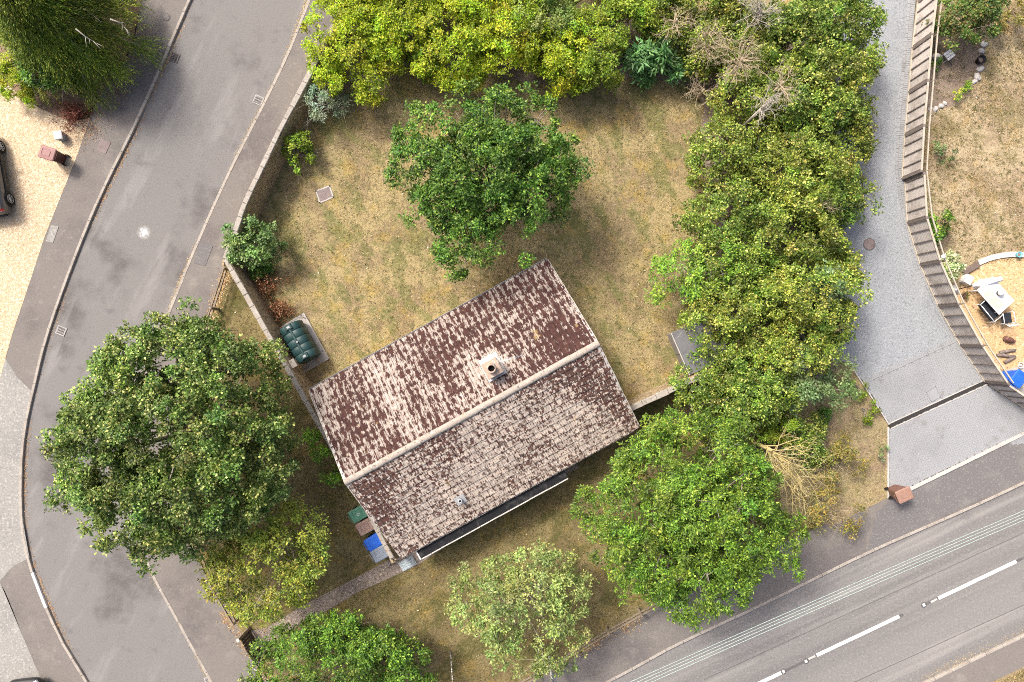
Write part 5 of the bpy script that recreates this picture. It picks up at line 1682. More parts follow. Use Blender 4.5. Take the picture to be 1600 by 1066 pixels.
SPC = {
    #            rosette leaves, leaf L, W, palette, gap, clump r, clumps per m2, rosettes per clump
    'lime':   dict(k=5, L=.108, W=.075, pal=[((.080, .132, .022), 5), ((.120, .172, .032), 3.5), ((.040, .078, .016), 4), ((.31, .33, .105), 2.2)], bdepth=.09, inner=.36, gap=.0, clr=.42, dens=5.9, ros=34, bark='bark'),
    'dark':   dict(k=5, L=.118, W=.066, pal=[((.050, .112, .014), 5), ((.080, .160, .018), 4), ((.028, .068, .012), 3.5), ((.185, .270, .040), 2.0)], gap=.04, clr=.40, dens=5.6, ros=29, bark='bark'),
    'bright': dict(k=6, L=.115, W=.055, bdepth=.15, inner=.36, pal=[((.074, .138, .014), 5), ((.112, .188, .019), 4), ((.040, .080, .011), 4.5), ((.225, .300, .040), 1.6)], gap=.0, clr=.42, dens=6.2, ros=27, bark='bark'),
    'hedge':  dict(k=6, L=.10, W=.055, pal=[((.172, .240, .010), 5), ((.265, .315, .012), 4), ((.110, .170, .012), 3), ((.42, .41, .040), 1.4)], gap=.0, clr=.40, dens=5.2, ros=33, bdepth=.10, bark='bark'),
    'privet': dict(k=6, L=.105, W=.055, pal=[((.120, .182, .012), 5), ((.170, .225, .018), 4), ((.070, .122, .012), 3), ((.27, .30, .05), .9)], gap=.0, bdepth=.10, clr=.42, dens=4.6, ros=32, bark='bark'),
    'mint':   dict(k=6, L=.12, W=.06, pal=[((.17, .24, .045), 5), ((.22, .28, .075), 4), ((.10, .17, .03), 2)], gap=.03, clr=.40, dens=4.6, ros=28, bark='bark'),
    'olive':  dict(k=5, L=.102, W=.063, pal=[((.108, .152, .017), 5), ((.168, .208, .027), 4), ((.058, .094, .014), 4), ((.40, .40, .09), 2.0)], bdepth=.24, gap=.0, clr=.40, dens=5.2, ros=29, bark='bark_pale'),
    'olive2': dict(k=5, L=.102, W=.063, pal=[((.086, .142, .017), 5), ((.136, .190, .026), 4), ((.047, .088, .014), 4), ((.34, .36, .085), 1.8)], bdepth=.24, gap=.0, clr=.40, dens=5.2, ros=29, bark='bark_pale'),
    'sage':   dict(k=5, L=.13, W=.075, pal=[((.10, .15, .055), 5), ((.145, .20, .08), 4), ((.07, .11, .035), 2)], gap=.06, clr=.42, dens=3.6, ros=22, bark='bark_pale'),
    'fresh':  dict(k=5, L=.13, W=.06, pal=[((.12, .225, .022), 5), ((.19, .30, .035), 4), ((.07, .15, .02), 2)], gap=.16, clr=.40, dens=3.2, ros=17, bark='bark_pale'),
    'yellow': dict(k=5, L=.12, W=.06, pal=[((.155, .195, .028), 5), ((.225, .250, .035), 4), ((.085, .125, .022), 3), ((.33, .32, .045), 1.4)], gap=.14, clr=.42, dens=4.2, ros=20, bark='bark_pale'),
    'pale':   dict(k=5, L=.115, W=.06, pal=[((.175, .225, .060), 5), ((.235, .275, .088), 4), ((.100, .150, .040), 3.5), ((.33, .34, .10), 1.0)], gap=.10, clr=.42, dens=4.4, ros=21, bark='bark_pale'),
    'dry':    dict(k=5, L=.10, W=.05, pal=[((.18, .165, .035), 5), ((.26, .20, .055), 3), ((.11, .12, .03), 3), ((.36, .25, .06), 1.3)], gap=.2, clr=.36, dens=4.0, ros=20, bark='twig_tan'),
    'laurel': dict(k=9, L=.32, W=.085, pal=[((.085, .185, .055), 5), ((.13, .25, .085), 4), ((.06, .13, .045), 2)], gap=.0, clr=.22, dens=3.6, ros=4, bark='bark'),
}
TREE_N = 0


def tree(name, u, v, rx, ry, h, zb, sp, label, cat='tree', rot=0.0, group=None, nl=16, twigs=2, r0=None, amp=.14, dens=1.0, base=None, seed=None, outline=None, **ov):
    """u, v, rx, ry measured in photograph pixels at the crown's middle height"""
    global TREE_N
    TREE_N += 1
    rng = np.random.default_rng(100 + TREE_N if seed is None else seed)
    s = dict(SPC[sp]); s.update(ov)
    zm = G + zb + (h - zb) * .61
    c = P(u, v, zm)
    kpx = (CAM_H - zm) / CAM_H / PXM
    RX, RY, RZ = rx * kpx, ry * kpx, (h - zb) * .5
    RX, RY = max(RX - s['clr'] * .45, .15), max(RY - s['clr'] * .45, .15)
    zm = G + zb + RZ
    b = P(u, v, zm) if base is None else P(*base, G)
    e = empty(name, (b.x, b.y, G), 0, label=label, cat=cat, group=group)
    area = 2 * math.pi * ((RX * RY + RX * RZ + RY * RZ) / 3)
    ncl = max(8, int(area * s['dens'] * dens * (.46 / s['clr']) ** 1.0))
    rel = np.array([c.x - b.x, c.y - b.y, zm - G])
    ol = None
    if outline:
        q = [P(*o_, zm) - P(u, v, zm) for o_ in outline]
        az = np.array([math.atan2(k.y, k.x) for k in q]); rr = np.maximum(np.array([k.length for k in q]) * 1.0 - s['clr'] * .50, .2)
        ii = np.argsort(az); ol = (az[ii], rr[ii])
    lv, C, cp = crown(rng, rel, (RX, RY, RZ), rot, ncl, s['clr'], s['ros'], s['k'], s['L'], s['W'], s['pal'], s['gap'], amp=amp, up=.8, ol=ol, inner=s.get('inner', .3), bough=area / s.get('barea', 2.0), bdepth=s.get('bdepth', .18))
    leaf_object('crown' if cat == 'tree' else 'foliage', *lv, C, e)
    r0 = r0 or .05 * max(RX, RY) ** .8
    wood(rng, (0, 0, 0), rel, cp, r0, nl, 'trunk' if cat == 'tree' else 'stems', e, s['bark'], twigs)
    return e


# bare or dead bushes: branching twigs
def twig_bush(name, u, v, z, size, n, depth, mat, label, cat='shrub', dirs=None, r=.026, leaves=None, seed=1, droop=0.0, group=None):
    rng = np.random.default_rng(seed)
    b = P(u, v, z)
    e = empty(name, (b.x, b.y, G), 0, label=label, cat=cat, group=group)
    mb = MB(); tips = []

    def grow(p, d, ln, rr, dep):
        q = [p]
        for k in range(3):
            d = (d + Vector((rng.normal(0, .22), rng.normal(0, .22), rng.normal(0, .15) - droop))).normalized()
            q.append(q[-1] + d * ln / 3)
        mb.tube(q, [rr, rr * .85, rr * .7, rr * .5], 4, cap=False)
        tips.append(q[-1])
        if dep > 0:
            for _ in range(int(rng.integers(2, 4))):
                grow(q[int(rng.integers(1, 4))], (d + Vector((rng.normal(0, .65), rng.normal(0, .65), rng.normal(0, .4)))).normalized(), ln * float(rng.uniform(.5, .8)), rr * .55, dep - 1)
    for k in range(n):
        if dirs is None:
            a = rng.uniform(0, 6.28); d = Vector((math.cos(a), math.sin(a), float(rng.uniform(.25, 1.2)))).normalized()
        else:
            d0 = dirs[k % len(dirs)]; d = Vector((d0[0] + rng.normal(0, .18), d0[1] + rng.normal(0, .18), d0[2] + rng.normal(0, .12))).normalized()
        grow(Vector((rng.normal(0, .08), rng.normal(0, .08), max(0, z - G - .3))), d, size * float(rng.uniform(.35, .6)), r, depth)
    mb.build('stems', mat, e)
    if z - G > .5:
        MB().tube([(0, 0, -.05), (.03, .02, (z - G) * .5), (0, 0, z - G)], [r * 3.2, r * 2.6, r * 2], 7).build('trunk', mat, e)
    if leaves:
        L, W, pal, per = leaves
        T = np.array([t_[:] for t_ in tips]); T = np.repeat(T, per, 0) + rng.normal(0, .07, (len(T) * per, 3)); T[:, 2] = np.maximum(T[:, 2], .02)
        A = nrm(rng.normal(size=T.shape) + np.array([0, 0, .8]))
        lv = rosettes(rng, T, A, 3, L, W); leaf_object('foliage', *lv, palette(rng, len(lv[0]), pal), e)
    return e


# --- the single trees
tree('broadleaf_tree', 256, 684, 203, 200, 8.2, 1.3, 'lime', 'huge round tree flecked with pale blossom beside the estate road', r0=.26, nl=34, twigs=3, amp=.06, seed=14, outline=[(241, 497), (297, 495), (335, 516), (378, 521), (406, 560), (430, 593), (430, 642), (447, 680), (441, 738), (420, 777), (392, 796), (373, 825), (340, 863), (288, 878), (226, 878), (193, 863), (156, 835), (127, 815), (94, 796), (80, 757), (66, 695), (94, 642), (108, 613), (156, 564), (193, 521)])
tree('broadleaf_tree', 760, 266, 146, 148, 6.4, 1.2, 'dark', 'dark green tree standing alone in the rear lawn', r0=.18, nl=30, twigs=3, amp=.17, seed=5, inner=.5, outline=[(650, 170), (700, 165), (740, 135), (790, 125), (850, 155), (885, 180), (880, 220), (903, 265), (895, 310), (880, 345), (850, 360), (830, 385), (790, 405), (740, 420), (690, 402), (680, 370), (640, 345), (625, 310), (640, 290), (613, 275), (615, 235), (640, 200)])
tree('broadleaf_tree', 1090, 812, 170, 158, 7.0, 1.0, 'bright', 'bright green glossy tree between the house front and main road', r0=.2, nl=30, twigs=3, amp=.12, seed=8, outline=[(1000, 685), (1050, 658), (1100, 650), (1160, 670), (1200, 695), (1215, 740), (1240, 790), (1262, 850), (1240, 885), (1190, 890), (1160, 948), (1130, 945), (1100, 970), (1040, 975), (1020, 940), (985, 945), (975, 900), (950, 860), (925, 820), (912, 790), (960, 760), (975, 730)])
tree('open_tree', 424, 880, 104, 96, 4.6, 1.2, 'yellow', 'open yellow-green tree beside the path and the huge tree', r0=.07, nl=18, twigs=5, amp=.18, seed=9, dens=1.35, bdepth=.12, outline=[(350, 830), (400, 800), (440, 785), (480, 800), (522, 815), (520, 870), (518, 905), (500, 935), (450, 960), (410, 985), (360, 965), (330, 930), (308, 905), (320, 870)])
tree('open_tree', 815, 950, 106, 108, 5.2, 1.0, 'pale', 'pale grey-green open tree on the front lawn at the bottom', r0=.075, nl=16, twigs=5, amp=.18, seed=21, bdepth=.12, outline=[(735, 850), (770, 870), (830, 852), (880, 870), (905, 895), (916, 950), (890, 965), (895, 1020), (890, 1045), (850, 1060), (790, 1068), (745, 1050), (735, 1000), (703, 950), (715, 905)])
tree('broadleaf_tree', 542, 1046, 138, 84, 4.2, .4, 'bright', 'bushy green tree cut by the bottom edge beside the gate', r0=.12, nl=18, amp=.15, seed=31, outline=[(400, 1055), (440, 1000), (480, 975), (530, 958), (560, 955), (590, 980), (640, 1000), (672, 1030), (675, 1066), (660, 1120), (540, 1140), (430, 1110)], pal=[((.058, .118, .013), 5), ((.092, .165, .017), 4), ((.034, .075, .012), 4), ((.20, .28, .04), 1.8)])
# --- hedge along the top
HG = 'shrubs of the yellow-green top hedge'
for (u, v, rx, ry, h, sp, lb) in (
        (562, 62, 80, 82, 3.0, 'hedge', 'yellow-green hedge shrub at the left end above the silver shrub'),
        (632, 22, 62, 66, 3.1, 'hedge', 'yellow-green hedge shrub second from the estate road'),
        (715, 66, 78, 72, 3.2, 'hedge', 'brightest yellow-green hedge shrub left of the lone tree top'),
        (800, 40, 62, 66, 3.2, 'hedge', 'yellow-green hedge shrub directly above the lone tree'),
        (852, 20, 52, 48, 3.3, 'mint', 'pale mint hedge shrub at the top edge'),
        (868, 88, 64, 52, 2.9, 'hedge', 'hedge shrub right of the lone tree top by the lawn edge'),
        (938, 74, 62, 60, 3.0, 'privet', 'deeper green hedge shrub near the right end of the top hedge'),
        (975, 22, 48, 44, 3.1, 'privet', 'green hedge shrub at the top edge before the dead twigs'),
        (1058, 40, 44, 46, 2.9, 'olive', 'olive hedge shrub behind the long-leaved shrubs'),
        (1048, -12, 46, 36, 3.0, 'privet', 'green hedge shrub at the top edge above the long-leaved shrubs'),
        (1108, 84, 44, 40, 2.6, 'olive', 'olive shrub wrapped in tan dead twigs'),
        (1120, 2, 46, 40, 3.2, 'olive', 'olive shrub at the top edge among grey twigs'),
        (900, 112, 46, 28, 2.2, 'privet', 'low green hedge shrub at the lawn edge'),
        (660, 92, 30, 28, 2.0, 'privet', 'low green shrub in the hollow of the top hedge'),
        (560, -50, 80, 60, 3.0, 'hedge', 'hedge shrub rising past the top edge at left'),
        (720, -50, 90, 60, 3.0, 'hedge', 'hedge shrub rising past the top edge in the middle'),
        (890, -60, 90, 55, 3.0, 'privet', 'hedge shrub rising past the top edge at right')):
    tree('hedge_shrub', u, v, rx * 1.08, ry * 1.1, h, .05, sp, lb, 'shrub', group=HG, nl=8, twigs=0, amp=.10)
tree('laurel_shrub', 1000, 92, 20, 22, 2.2, .2, 'laurel', 'blue-green long-leaved shrub at the left of its pair under the hedge', 'shrub', nl=6, twigs=0, group='long-leaved shrubs')
tree('laurel_shrub', 1034, 86, 24, 24, 2.3, .2, 'laurel', 'largest blue-green long-leaved shrub before the dead twigs', 'shrub', nl=6, twigs=0, group='long-leaved shrubs')
tree('laurel_shrub', 1011, 113, 14, 13, 1.2, .1, 'laurel', 'small long-leaved shrub at the lawn edge', 'shrub', nl=5, twigs=0, group='long-leaved shrubs')
tree('laurel_shrub', 1060, 108, 18, 15, 1.4, .1, 'laurel', 'long-leaved shrub nearest the dead twigs', 'shrub', nl=5, twigs=0, group='long-leaved shrubs')
# --- tree row between garden and driveway
RG = 'trees in the row beside the driveway'
row = (
    (1298, 22, 82, 52, 4.2, 'olive2', 'dense green tree of the row at the top edge beside the driveway'),
    (1150, 34, 62, 46, 3.2, 'olive', 'olive shrub tangled with dead twigs at the top edge'),
    (1232, 62, 62, 56, 3.8, 'olive2', 'green tree of the row just below the top edge'),
    (1300, 108, 70, 58, 4.3, 'olive', 'olive tree of the row where the driveway is narrowest'),
    (1172, 128, 66, 54, 3.4, 'olive', 'olive tree of the row beside the dead twigs'),
    (1250, 172, 70, 54, 4.4, 'olive2', 'green tree of the row level with the lone tree top'),
    (1318, 208, 52, 62, 3.8, 'olive', 'olive tree of the row leaning over the driveway gravel'),
    (1160, 242, 70, 56, 3.6, 'olive', 'olive tree of the row at the right lawn edge, level with the lone tree'),
    (1246, 268, 68, 54, 4.6, 'olive', 'tall olive tree in the middle of the row'),
    (1306, 308, 48, 50, 3.8, 'olive2', 'green tree of the row left of the driveway bend'),
    (1152, 330, 66, 54, 3.7, 'olive2', 'green tree of the row at the lawn edge below its widest lawn'),
    (1238, 362, 72, 56, 4.5, 'olive', 'olive tree of the row level with the round driveway cover'),
    (1300, 408, 44, 52, 3.6, 'olive', 'olive tree of the row just below the round driveway cover'),
    (1168, 420, 70, 56, 4.0, 'olive2', 'green tree of the row beside the fresh green wispy tree'),
    (1244, 462, 72, 54, 4.5, 'olive', 'olive tree of the row opposite the patio table'),
    (1150, 502, 66, 50, 3.8, 'olive', 'olive tree of the row directly above the grey shed'),
    (1290, 508, 46, 46, 3.4, 'olive2', 'green tree of the row at the widest gravel'),
    (1222, 545, 74, 48, 4.0, 'olive', 'olive tree of the row right of the grey shed'),
    (1122, 596, 56, 42, 3.2, 'olive2', 'green shrub-like tree hiding the short wall end'),
    (1190, 606, 66, 46, 3.6, 'olive2', 'green tree of the row below the grey shed'),
    (1262, 592, 62, 42, 3.4, 'sage', 'grey-green tree at the lower end of the row by the block apron'),
    (1160, 640, 50, 34, 2.8, 'olive2', 'low green tree touching the bright glossy tree'))
for (u, v, rx, ry, h, sp, lb) in row:
    tree('hedge_tree', u, v, rx * 1.14, ry * 1.14, h, .3, sp, lb, 'tree', group=RG, nl=9, twigs=1, amp=.16)
tree('wispy_tree', 1092, 440, 66, 62, 3.2, .4, 'fresh', 'fresh light green wispy tree reaching over the rear lawn', nl=24, twigs=4, amp=.22, dens=1.7)
tree('wispy_tree', 1285, 440, 34, 34, 4.6, 2.2, 'sage', 'mint-leaved climber tangled in the row above the gravel', 'tree', nl=6, twigs=2)
# --- shrubs below the row
tree('dry_shrub', 1312, 722, 44, 44, 1.6, .1, 'dry', 'yellowing dry shrub beside the apron edge', 'shrub', nl=22, twigs=4, amp=.2)
tree('dry_shrub', 1298, 806, 40, 40, 1.5, .1, 'dry', 'low dry shrub at the corner of the main pavement', 'shrub', nl=16, twigs=4, amp=.2)
tree('green_shrub', 1262, 690, 42, 40, 2.0, .1, 'olive2', 'dark green shrub between the bright tree and the dry shrub', 'shrub', nl=8)
tree('green_shrub', 1222, 668, 36, 30, 2.0, .1, 'privet', 'mid green shrub under the lower end of the row', 'shrub', nl=8)
tree('round_bush', 1288, 651, 15, 14, .7, .0, 'dark', 'small round dark bush on the bare verge', 'bush', nl=5, twigs=0, clr=.16, ros=20, L=.09, W=.05)
tree('green_shrub', 1352, 640, 16, 30, .4, .0, 'privet', 'low weeds along the apron edging', 'weeds', nl=4, twigs=0, clr=.14, ros=10, L=.08, W=.05, gap=.4, rot=.4)
tree('green_shrub', 1338, 606, 14, 18, .4, .0, 'privet', 'low weeds below the corner of the gravel driveway', 'weeds', nl=4, twigs=0, clr=.14, ros=10, L=.08, W=.05, gap=.4)
tree('green_shrub', 1376, 712, 12, 20, .3, .0, 'sage', 'grey weeds beside the lower apron edge', 'weeds', nl=4, twigs=0, clr=.12, ros=9, L=.07, W=.04, gap=.4)
# --- along the garden wall
tree('silver_shrub', 505, 158, 34, 34, 1.7, .1, 'sage', 'silver-green feathery shrub against the garden wall', 'shrub', nl=22, twigs=6, clr=.26, ros=13, k=7, L=.13, W=.028, gap=.25, dens=1.5, pal=[((.22, .28, .17), 5), ((.30, .36, .235), 4), ((.14, .19, .10), 3)])
tree('green_shrub', 466, 236, 27, 34, 1.4, .1, 'privet', 'loose green shrub at the wall below the silver shrub', 'shrub', nl=12, twigs=3, clr=.24, ros=16, L=.10, gap=.25)
tree('green_shrub', 396, 376, 44, 40, 2.3, .1, 'sage', 'rounded blue-green shrub spilling over the wall corner', 'shrub', nl=10, clr=.28, base=(412, 384), pal=[((.10, .17, .045), 5), ((.15, .23, .07), 4), ((.06, .11, .03), 3), ((.24, .31, .12), 1.2)])
tree('green_shrub', 402, 420, 18, 14, .8, .0, 'dark', 'low dark shrub beneath the wall corner shrub', 'shrub', nl=4, clr=.2, twigs=0)
tree('hedge_shrub', 512, 122, 24, 26, 1.8, .1, 'hedge', 'small yellow-green shrub between wall and silver shrub', 'shrub', nl=5, clr=.3)
twig_bush('dead_shrub', 424, 468, .2, 1.5, 22, 2, 'twig_red', 'orange-brown dead shrub at the wall above the oil tank', dirs=[(.5, -.9, .15), (-.45, .9, .12), (.3, -.4, .5), (-.3, .4, .5), (-.1, .8, .3), (.45, -.6, .2)], leaves=(.10, .045, [((.33, .14, .065), 4), ((.42, .24, .13), 3), ((.20, .085, .045), 2)], 3), seed=4, r=.010)
tree('sapling', 483, 684, 16, 18, 1.8, .5, 'fresh', 'topmost bright sapling beside the wall and huge tree', 'sapling', nl=6, twigs=1, clr=.24, ros=14, gap=.1, group='saplings by the wall')
tree('sapling', 499, 716, 18, 18, 1.7, .5, 'fresh', 'middle bright sapling beside the wall and huge tree', 'sapling', nl=6, twigs=1, clr=.24, ros=14, gap=.1, group='saplings by the wall')
tree('sapling', 515, 744, 15, 13, 1.5, .5, 'fresh', 'lowest bright sapling beside the wall, above the green bin', 'sapling', nl=6, twigs=1, clr=.22, ros=12, gap=.1, group='saplings by the wall')
# --- dead twiggy growth
twig_bush('dead_shrub', 1105, 66, 2.8, 1.56, 24, 3, 'twig_tan', 'tan leafless shrub right of the long-leaved shrubs', seed=12)
twig_bush('dead_shrub', 1160, 92, 4.0, 1.60, 26, 3, 'twig_tan', 'tan leafless tangle inside the upper tree row', seed=13)
twig_bush('dead_shrub', 1190, 16, 3.7, 1.50, 20, 3, 'bark_pale', 'greyish leafless tangle at the top edge', seed=14)
twig_bush('dead_shrub', 1100, 140, 1.4, 1.2, 16, 3, 'twig_tan', 'low tan twigs at the corner of the rear lawn', seed=15)
twig_bush('dead_shrub', 1058, 30, 3.4, 1.0, 12, 3, 'twig_tan', 'thin leafless twigs above the long-leaved shrubs', seed=16)
twig_bush('dead_shrub', 1225, 128, 4.6, 1.2, 12, 3, 'twig_tan', 'pale twigs poking through the row beside the driveway', seed=17)
twig_bush('dead_shrub', 1195, 165, 4.4, 1.1, 12, 3, 'bark_pale', 'grey twigs poking through the row below the tan tangle', seed=18)
twig_bush('lichened_branches', 1205, 704, 2.9, 3.0, 26, 3, 'twig_lichen', 'yellow lichen-covered bare branches right of the bright tree', dirs=[(.7, -.7, .1), (.45, -.85, .1), (.85, -.45, .15), (.2, -.9, .1), (.6, -.35, .3)], r=.034, seed=19)
twig_bush('lichened_branches', 1232, 650, 1.6, 1.0, 8, 2, 'twig_lichen', 'pale bare branch sticking out above the dark green shrub', dirs=[(.9, .25, .1), (.9, -.1, .1)], r=.018, seed=20)
twig_bush('dead_branch', 1102, 626, 1.6, .95, 9, 2, 'bark_pale', 'fallen pale branch below the short garden wall', dirs=[(-.6, -.7, -.1), (-.2, -.9, -.1), (-.8, -.45, 0), (.1, -.9, 0)], r=.018, seed=22)
twig_bush('dead_branch', 1310, 516, 3.2, 1.1, 7, 2, 'twig_lichen', 'pale bare branch reaching over the gravel driveway', dirs=[(.8, .45, .1), (.9, -.05, .05), (.5, .8, .1)], r=.02, seed=23)
twig_bush('dead_branch', 1292, 318, 4.2, .9, 8, 2, 'twig_tan', 'curly pale twigs on top of the row left of the bend', seed=24, r=.012)

# --- upper left bed
def weeping(u, v, h, R, label, seed):
    """conifer with long drooping sprays"""
    rng = np.random.default_rng(seed)
    b = P(u, v, h * .75)
    e = empty('weeping_conifer', (b.x, b.y, G), 0, label=label, cat='tree')
    mb = MB(); Pb, D, S, L, W, gi = [], [], [], [], [], []
    mb.tube([(0, 0, -.1), (.05, 0, h * .4), (0, .05, h * .8), (0, 0, h)], [.24, .18, .1, .03], 9)
    nlimb = 100
    for i in range(nlimb):
        a = 2.399963 * i + rng.normal(0, .2)
        z0 = h * (.30 + .68 * ((i + .5) / nlimb) ** .8)
        ln = R * (1.12 - .85 * max(0, (z0 / h - .3) / .7) ** 1.3) * rng.uniform(.82, 1.1)
        d = np.array([math.cos(a), math.sin(a), 0])
        pts = [np.array([0, 0, z0]) + d * ln * f + np.array([0, 0, .55 * f - 1.9 * f * f]) * (.45 + .16 * ln) for f in np.linspace(0, 1, 6)]
        for p_ in pts: p_[2] = max(p_[2], .3)
        mb.tube([Vector(p_) for p_ in pts], [.045, .036, .028, .02, .013, .005], 5, cap=False)
        ns = int(48 + 40 * ln)
        f = rng.uniform(.18, 1.02, ns)
        ii = np.clip((f * 5).astype(int), 0, 4); fr = f * 5 - ii
        pa2 = np.array(pts)
        base_ = pa2[ii] * (1 - fr)[:, None] + pa2[ii + 1] * fr[:, None]
        side = np.array([-d[1], d[0], 0])
        so = rng.normal(0, .28, ns) * (.5 + .6 * f)
        sd_ = nrm(d * rng.uniform(.55, 1.1, (ns, 1)) + side * so[:, None] * 1.4 + np.array([0, 0, -1]) * rng.uniform(.1, .6, (ns, 1)))
        base_ = base_ + side * so[:, None] * .75 + np.array([0, 0, -.12]) * np.abs(so)[:, None]
        for q in range(11):                         # needles along each drooping spray
            bb = base_ + sd_ * (q * .055) + np.array([0, 0, -.0035 * q * q])
            dd = nrm(sd_ + rng.normal(0, .42, (ns, 3)))
            Pb.append(bb); D.append(dd); S.append(nrm(np.cross(dd, rng.normal(size=(ns, 3)) + np.array([0, 0, .8])))); L.append(rng.uniform(.10, .19, ns)); W.append(rng.uniform(.022, .038, ns)); gi.append(np.full(ns, i))
    Pb, D, S, L, W, gi = [np.concatenate(x) for x in (Pb, D, S, L, W, gi)]
    Pb[:, 2] = np.maximum(Pb[:, 2], .12)
    C = palette(rng, len(Pb), [((.092, .140, .016), 5), ((.150, .198, .020), 4), ((.048, .080, .012), 3), ((.27, .29, .035), 2.0)], gi, .18, .22, 1.6)
    leaf_object('crown', Pb, D, S, L, W, C, e)
    mb.build('trunk', 'bark_pale', e)
    for k, (u0, v0, u1, v1) in enumerate(((60, 2, 92, 52), (118, 45, 158, 72), (30, 5, 45, 40), (172, 30, 200, 48), (125, 12, 142, 24))):
        a_, b_ = P(u0, v0, h * .70 - k * .15), P(u1, v1, h * .58 - k * .15)
        m_ = a_.lerp(b_, .5) + Vector((rng.normal(0, .12), rng.normal(0, .12), .1))
        mb = MB(); off = Vector((b.x, b.y, G)); mb.tube([a_ - off, m_ - off, b_ - off], [.032, .025, .010], 6)
        for q in range(4):
            s_ = m_.lerp(b_, q / 4) - off; mb.tube([s_, s_ + Vector((rng.normal(.2, .2), rng.normal(-.25, .15), .02))], [.014, .005], 4)
        mb.build('bare_branch', 'bark_pale', e)


weeping(34, -16, 6.4, 2.8, 'feathery weeping conifer at the upper left corner', 41)
tree('lime_shrub', 26, 124, 34, 40, 1.6, .05, 'hedge', 'lime-green mound shrub at the left edge below the conifer', 'shrub', nl=4, clr=.24, ros=34, L=.07, W=.035, dens=1.3)
tree('lime_shrub', 46, 142, 16, 18, 1.0, .05, 'hedge', 'small lime-green mound on the gravel edge', 'shrub', nl=4, clr=.2, ros=30, L=.07, W=.035, dens=1.3)
tree('green_shrub', 74, 106, 42, 36, 2.2, .1, 'dark', 'dark green twiggy shrub between the conifer and the lime mound', 'shrub', nl=22, twigs=5, clr=.28, gap=.2, bark='bark_pale')
tree('green_shrub', 132, 132, 18, 14, .7, .0, 'privet', 'low green plant at the edge of the conifer bed', 'shrub', nl=5, clr=.18, ros=14, L=.08)
twig_bush('dead_shrub', 120, 182, .2, 1.0, 26, 3, 'twig_red', 'dark red dead shrub at the end of the conifer bed', leaves=(.08, .03, [((.16, .045, .03), 4), ((.25, .09, .06), 3)], 1), seed=44, r=.012)
# --- neighbour's garden
tree('green_shrub', 1522, 18, 50, 48, 2.6, .1, 'olive2', 'large dark shrub at the upper right behind the fence', 'shrub', nl=14, clr=.34, pal=[((.06, .105, .02), 5), ((.10, .15, .03), 4), ((.19, .14, .045), 2.4), ((.04, .075, .015), 3)])
tree('dry_shrub', 1588, 18, 30, 30, 1.4, .1, 'dry', 'dry brownish shrub in the upper right corner', 'shrub', nl=10, clr=.26)
tree('green_shrub', 1468, 358, 19, 26, 1.5, .1, 'dark', 'leafy green shrub growing over the fence bend', 'shrub', nl=8, clr=.22, ros=14, gap=.2)
tree('variegated_shrub', 1488, 420, 16, 24, 1.3, .1, 'pale', 'cream-variegated shrub between fence and timber sleeper', 'shrub', nl=6, clr=.2, ros=18, gap=.1, pal=[((.34, .38, .19), 5), ((.50, .52, .31), 3), ((.16, .23, .08), 3)])
tree('low_plant', 1475, 236, 24, 20, .6, .0, 'sage', 'low grey-green plant by the fence in the neighbour lawn', 'plant', nl=4, twigs=0, clr=.15, ros=11, L=.08, W=.04, gap=.35)
tree('flower_clump', 1499, 152, 20, 12, .5, .0, 'fresh', 'yellow-flowering clump at the rim of the soil bed', 'flowers', rot=.7, nl=4, twigs=0, clr=.14, ros=12, L=.07, W=.04, gap=.15, pal=[((.13, .21, .03), 5), ((.20, .28, .05), 3), ((.66, .52, .03), 2.2)])
tree('flower_clump', 1512, 134, 10, 8, .4, .0, 'fresh', 'green leafy clump between flowers and stones', 'flowers', nl=4, twigs=0, clr=.14, ros=12, L=.07, W=.04, gap=.15)
tree('low_plant', 1462, 100, 6, 10, .5, .0, 'dark', 'small green plant at the fence beside the ornament', 'plant', nl=3, twigs=0, clr=.12, ros=8, L=.07, W=.04)
p_ = P(1511, 461, .4)
e = empty('potted_plant', (p_.x, p_.y, G), 0, label='small spiky plant in a pot between fence and patio table', cat='plant')
MB().lathe((0, 0, 0), [(.09, 0), (.13, .2), (.11, .2), (.1, .15)], 14).build('pot', 'terracotta', e)
rng = np.random.default_rng(77)
lv = rosettes(rng, np.array([[0, 0, .22]] * 6), nrm(rng.normal(0, .2, (6, 3)) + np.array([0, 0, 1])), 7, .2, .03, .9); leaf_object('foliage', *lv, palette(rng, 42, [((.12, .14, .04), 3), ((.2, .17, .07), 2)]), e)

# ------------------------------------------------------------------ uncountable ground cover
def scatter(poly, n, rng):
    q = np.array([(p[0], p[1]) for p in poly]); lo, hi = q.min(0), q.max(0)
    lo = np.maximum(lo, (-26.5, -18.5)); hi = np.minimum(hi, (26.5, 18.5))
    pts = rng.uniform(lo, hi, (n, 2)); return pts[inside(pts, q)]


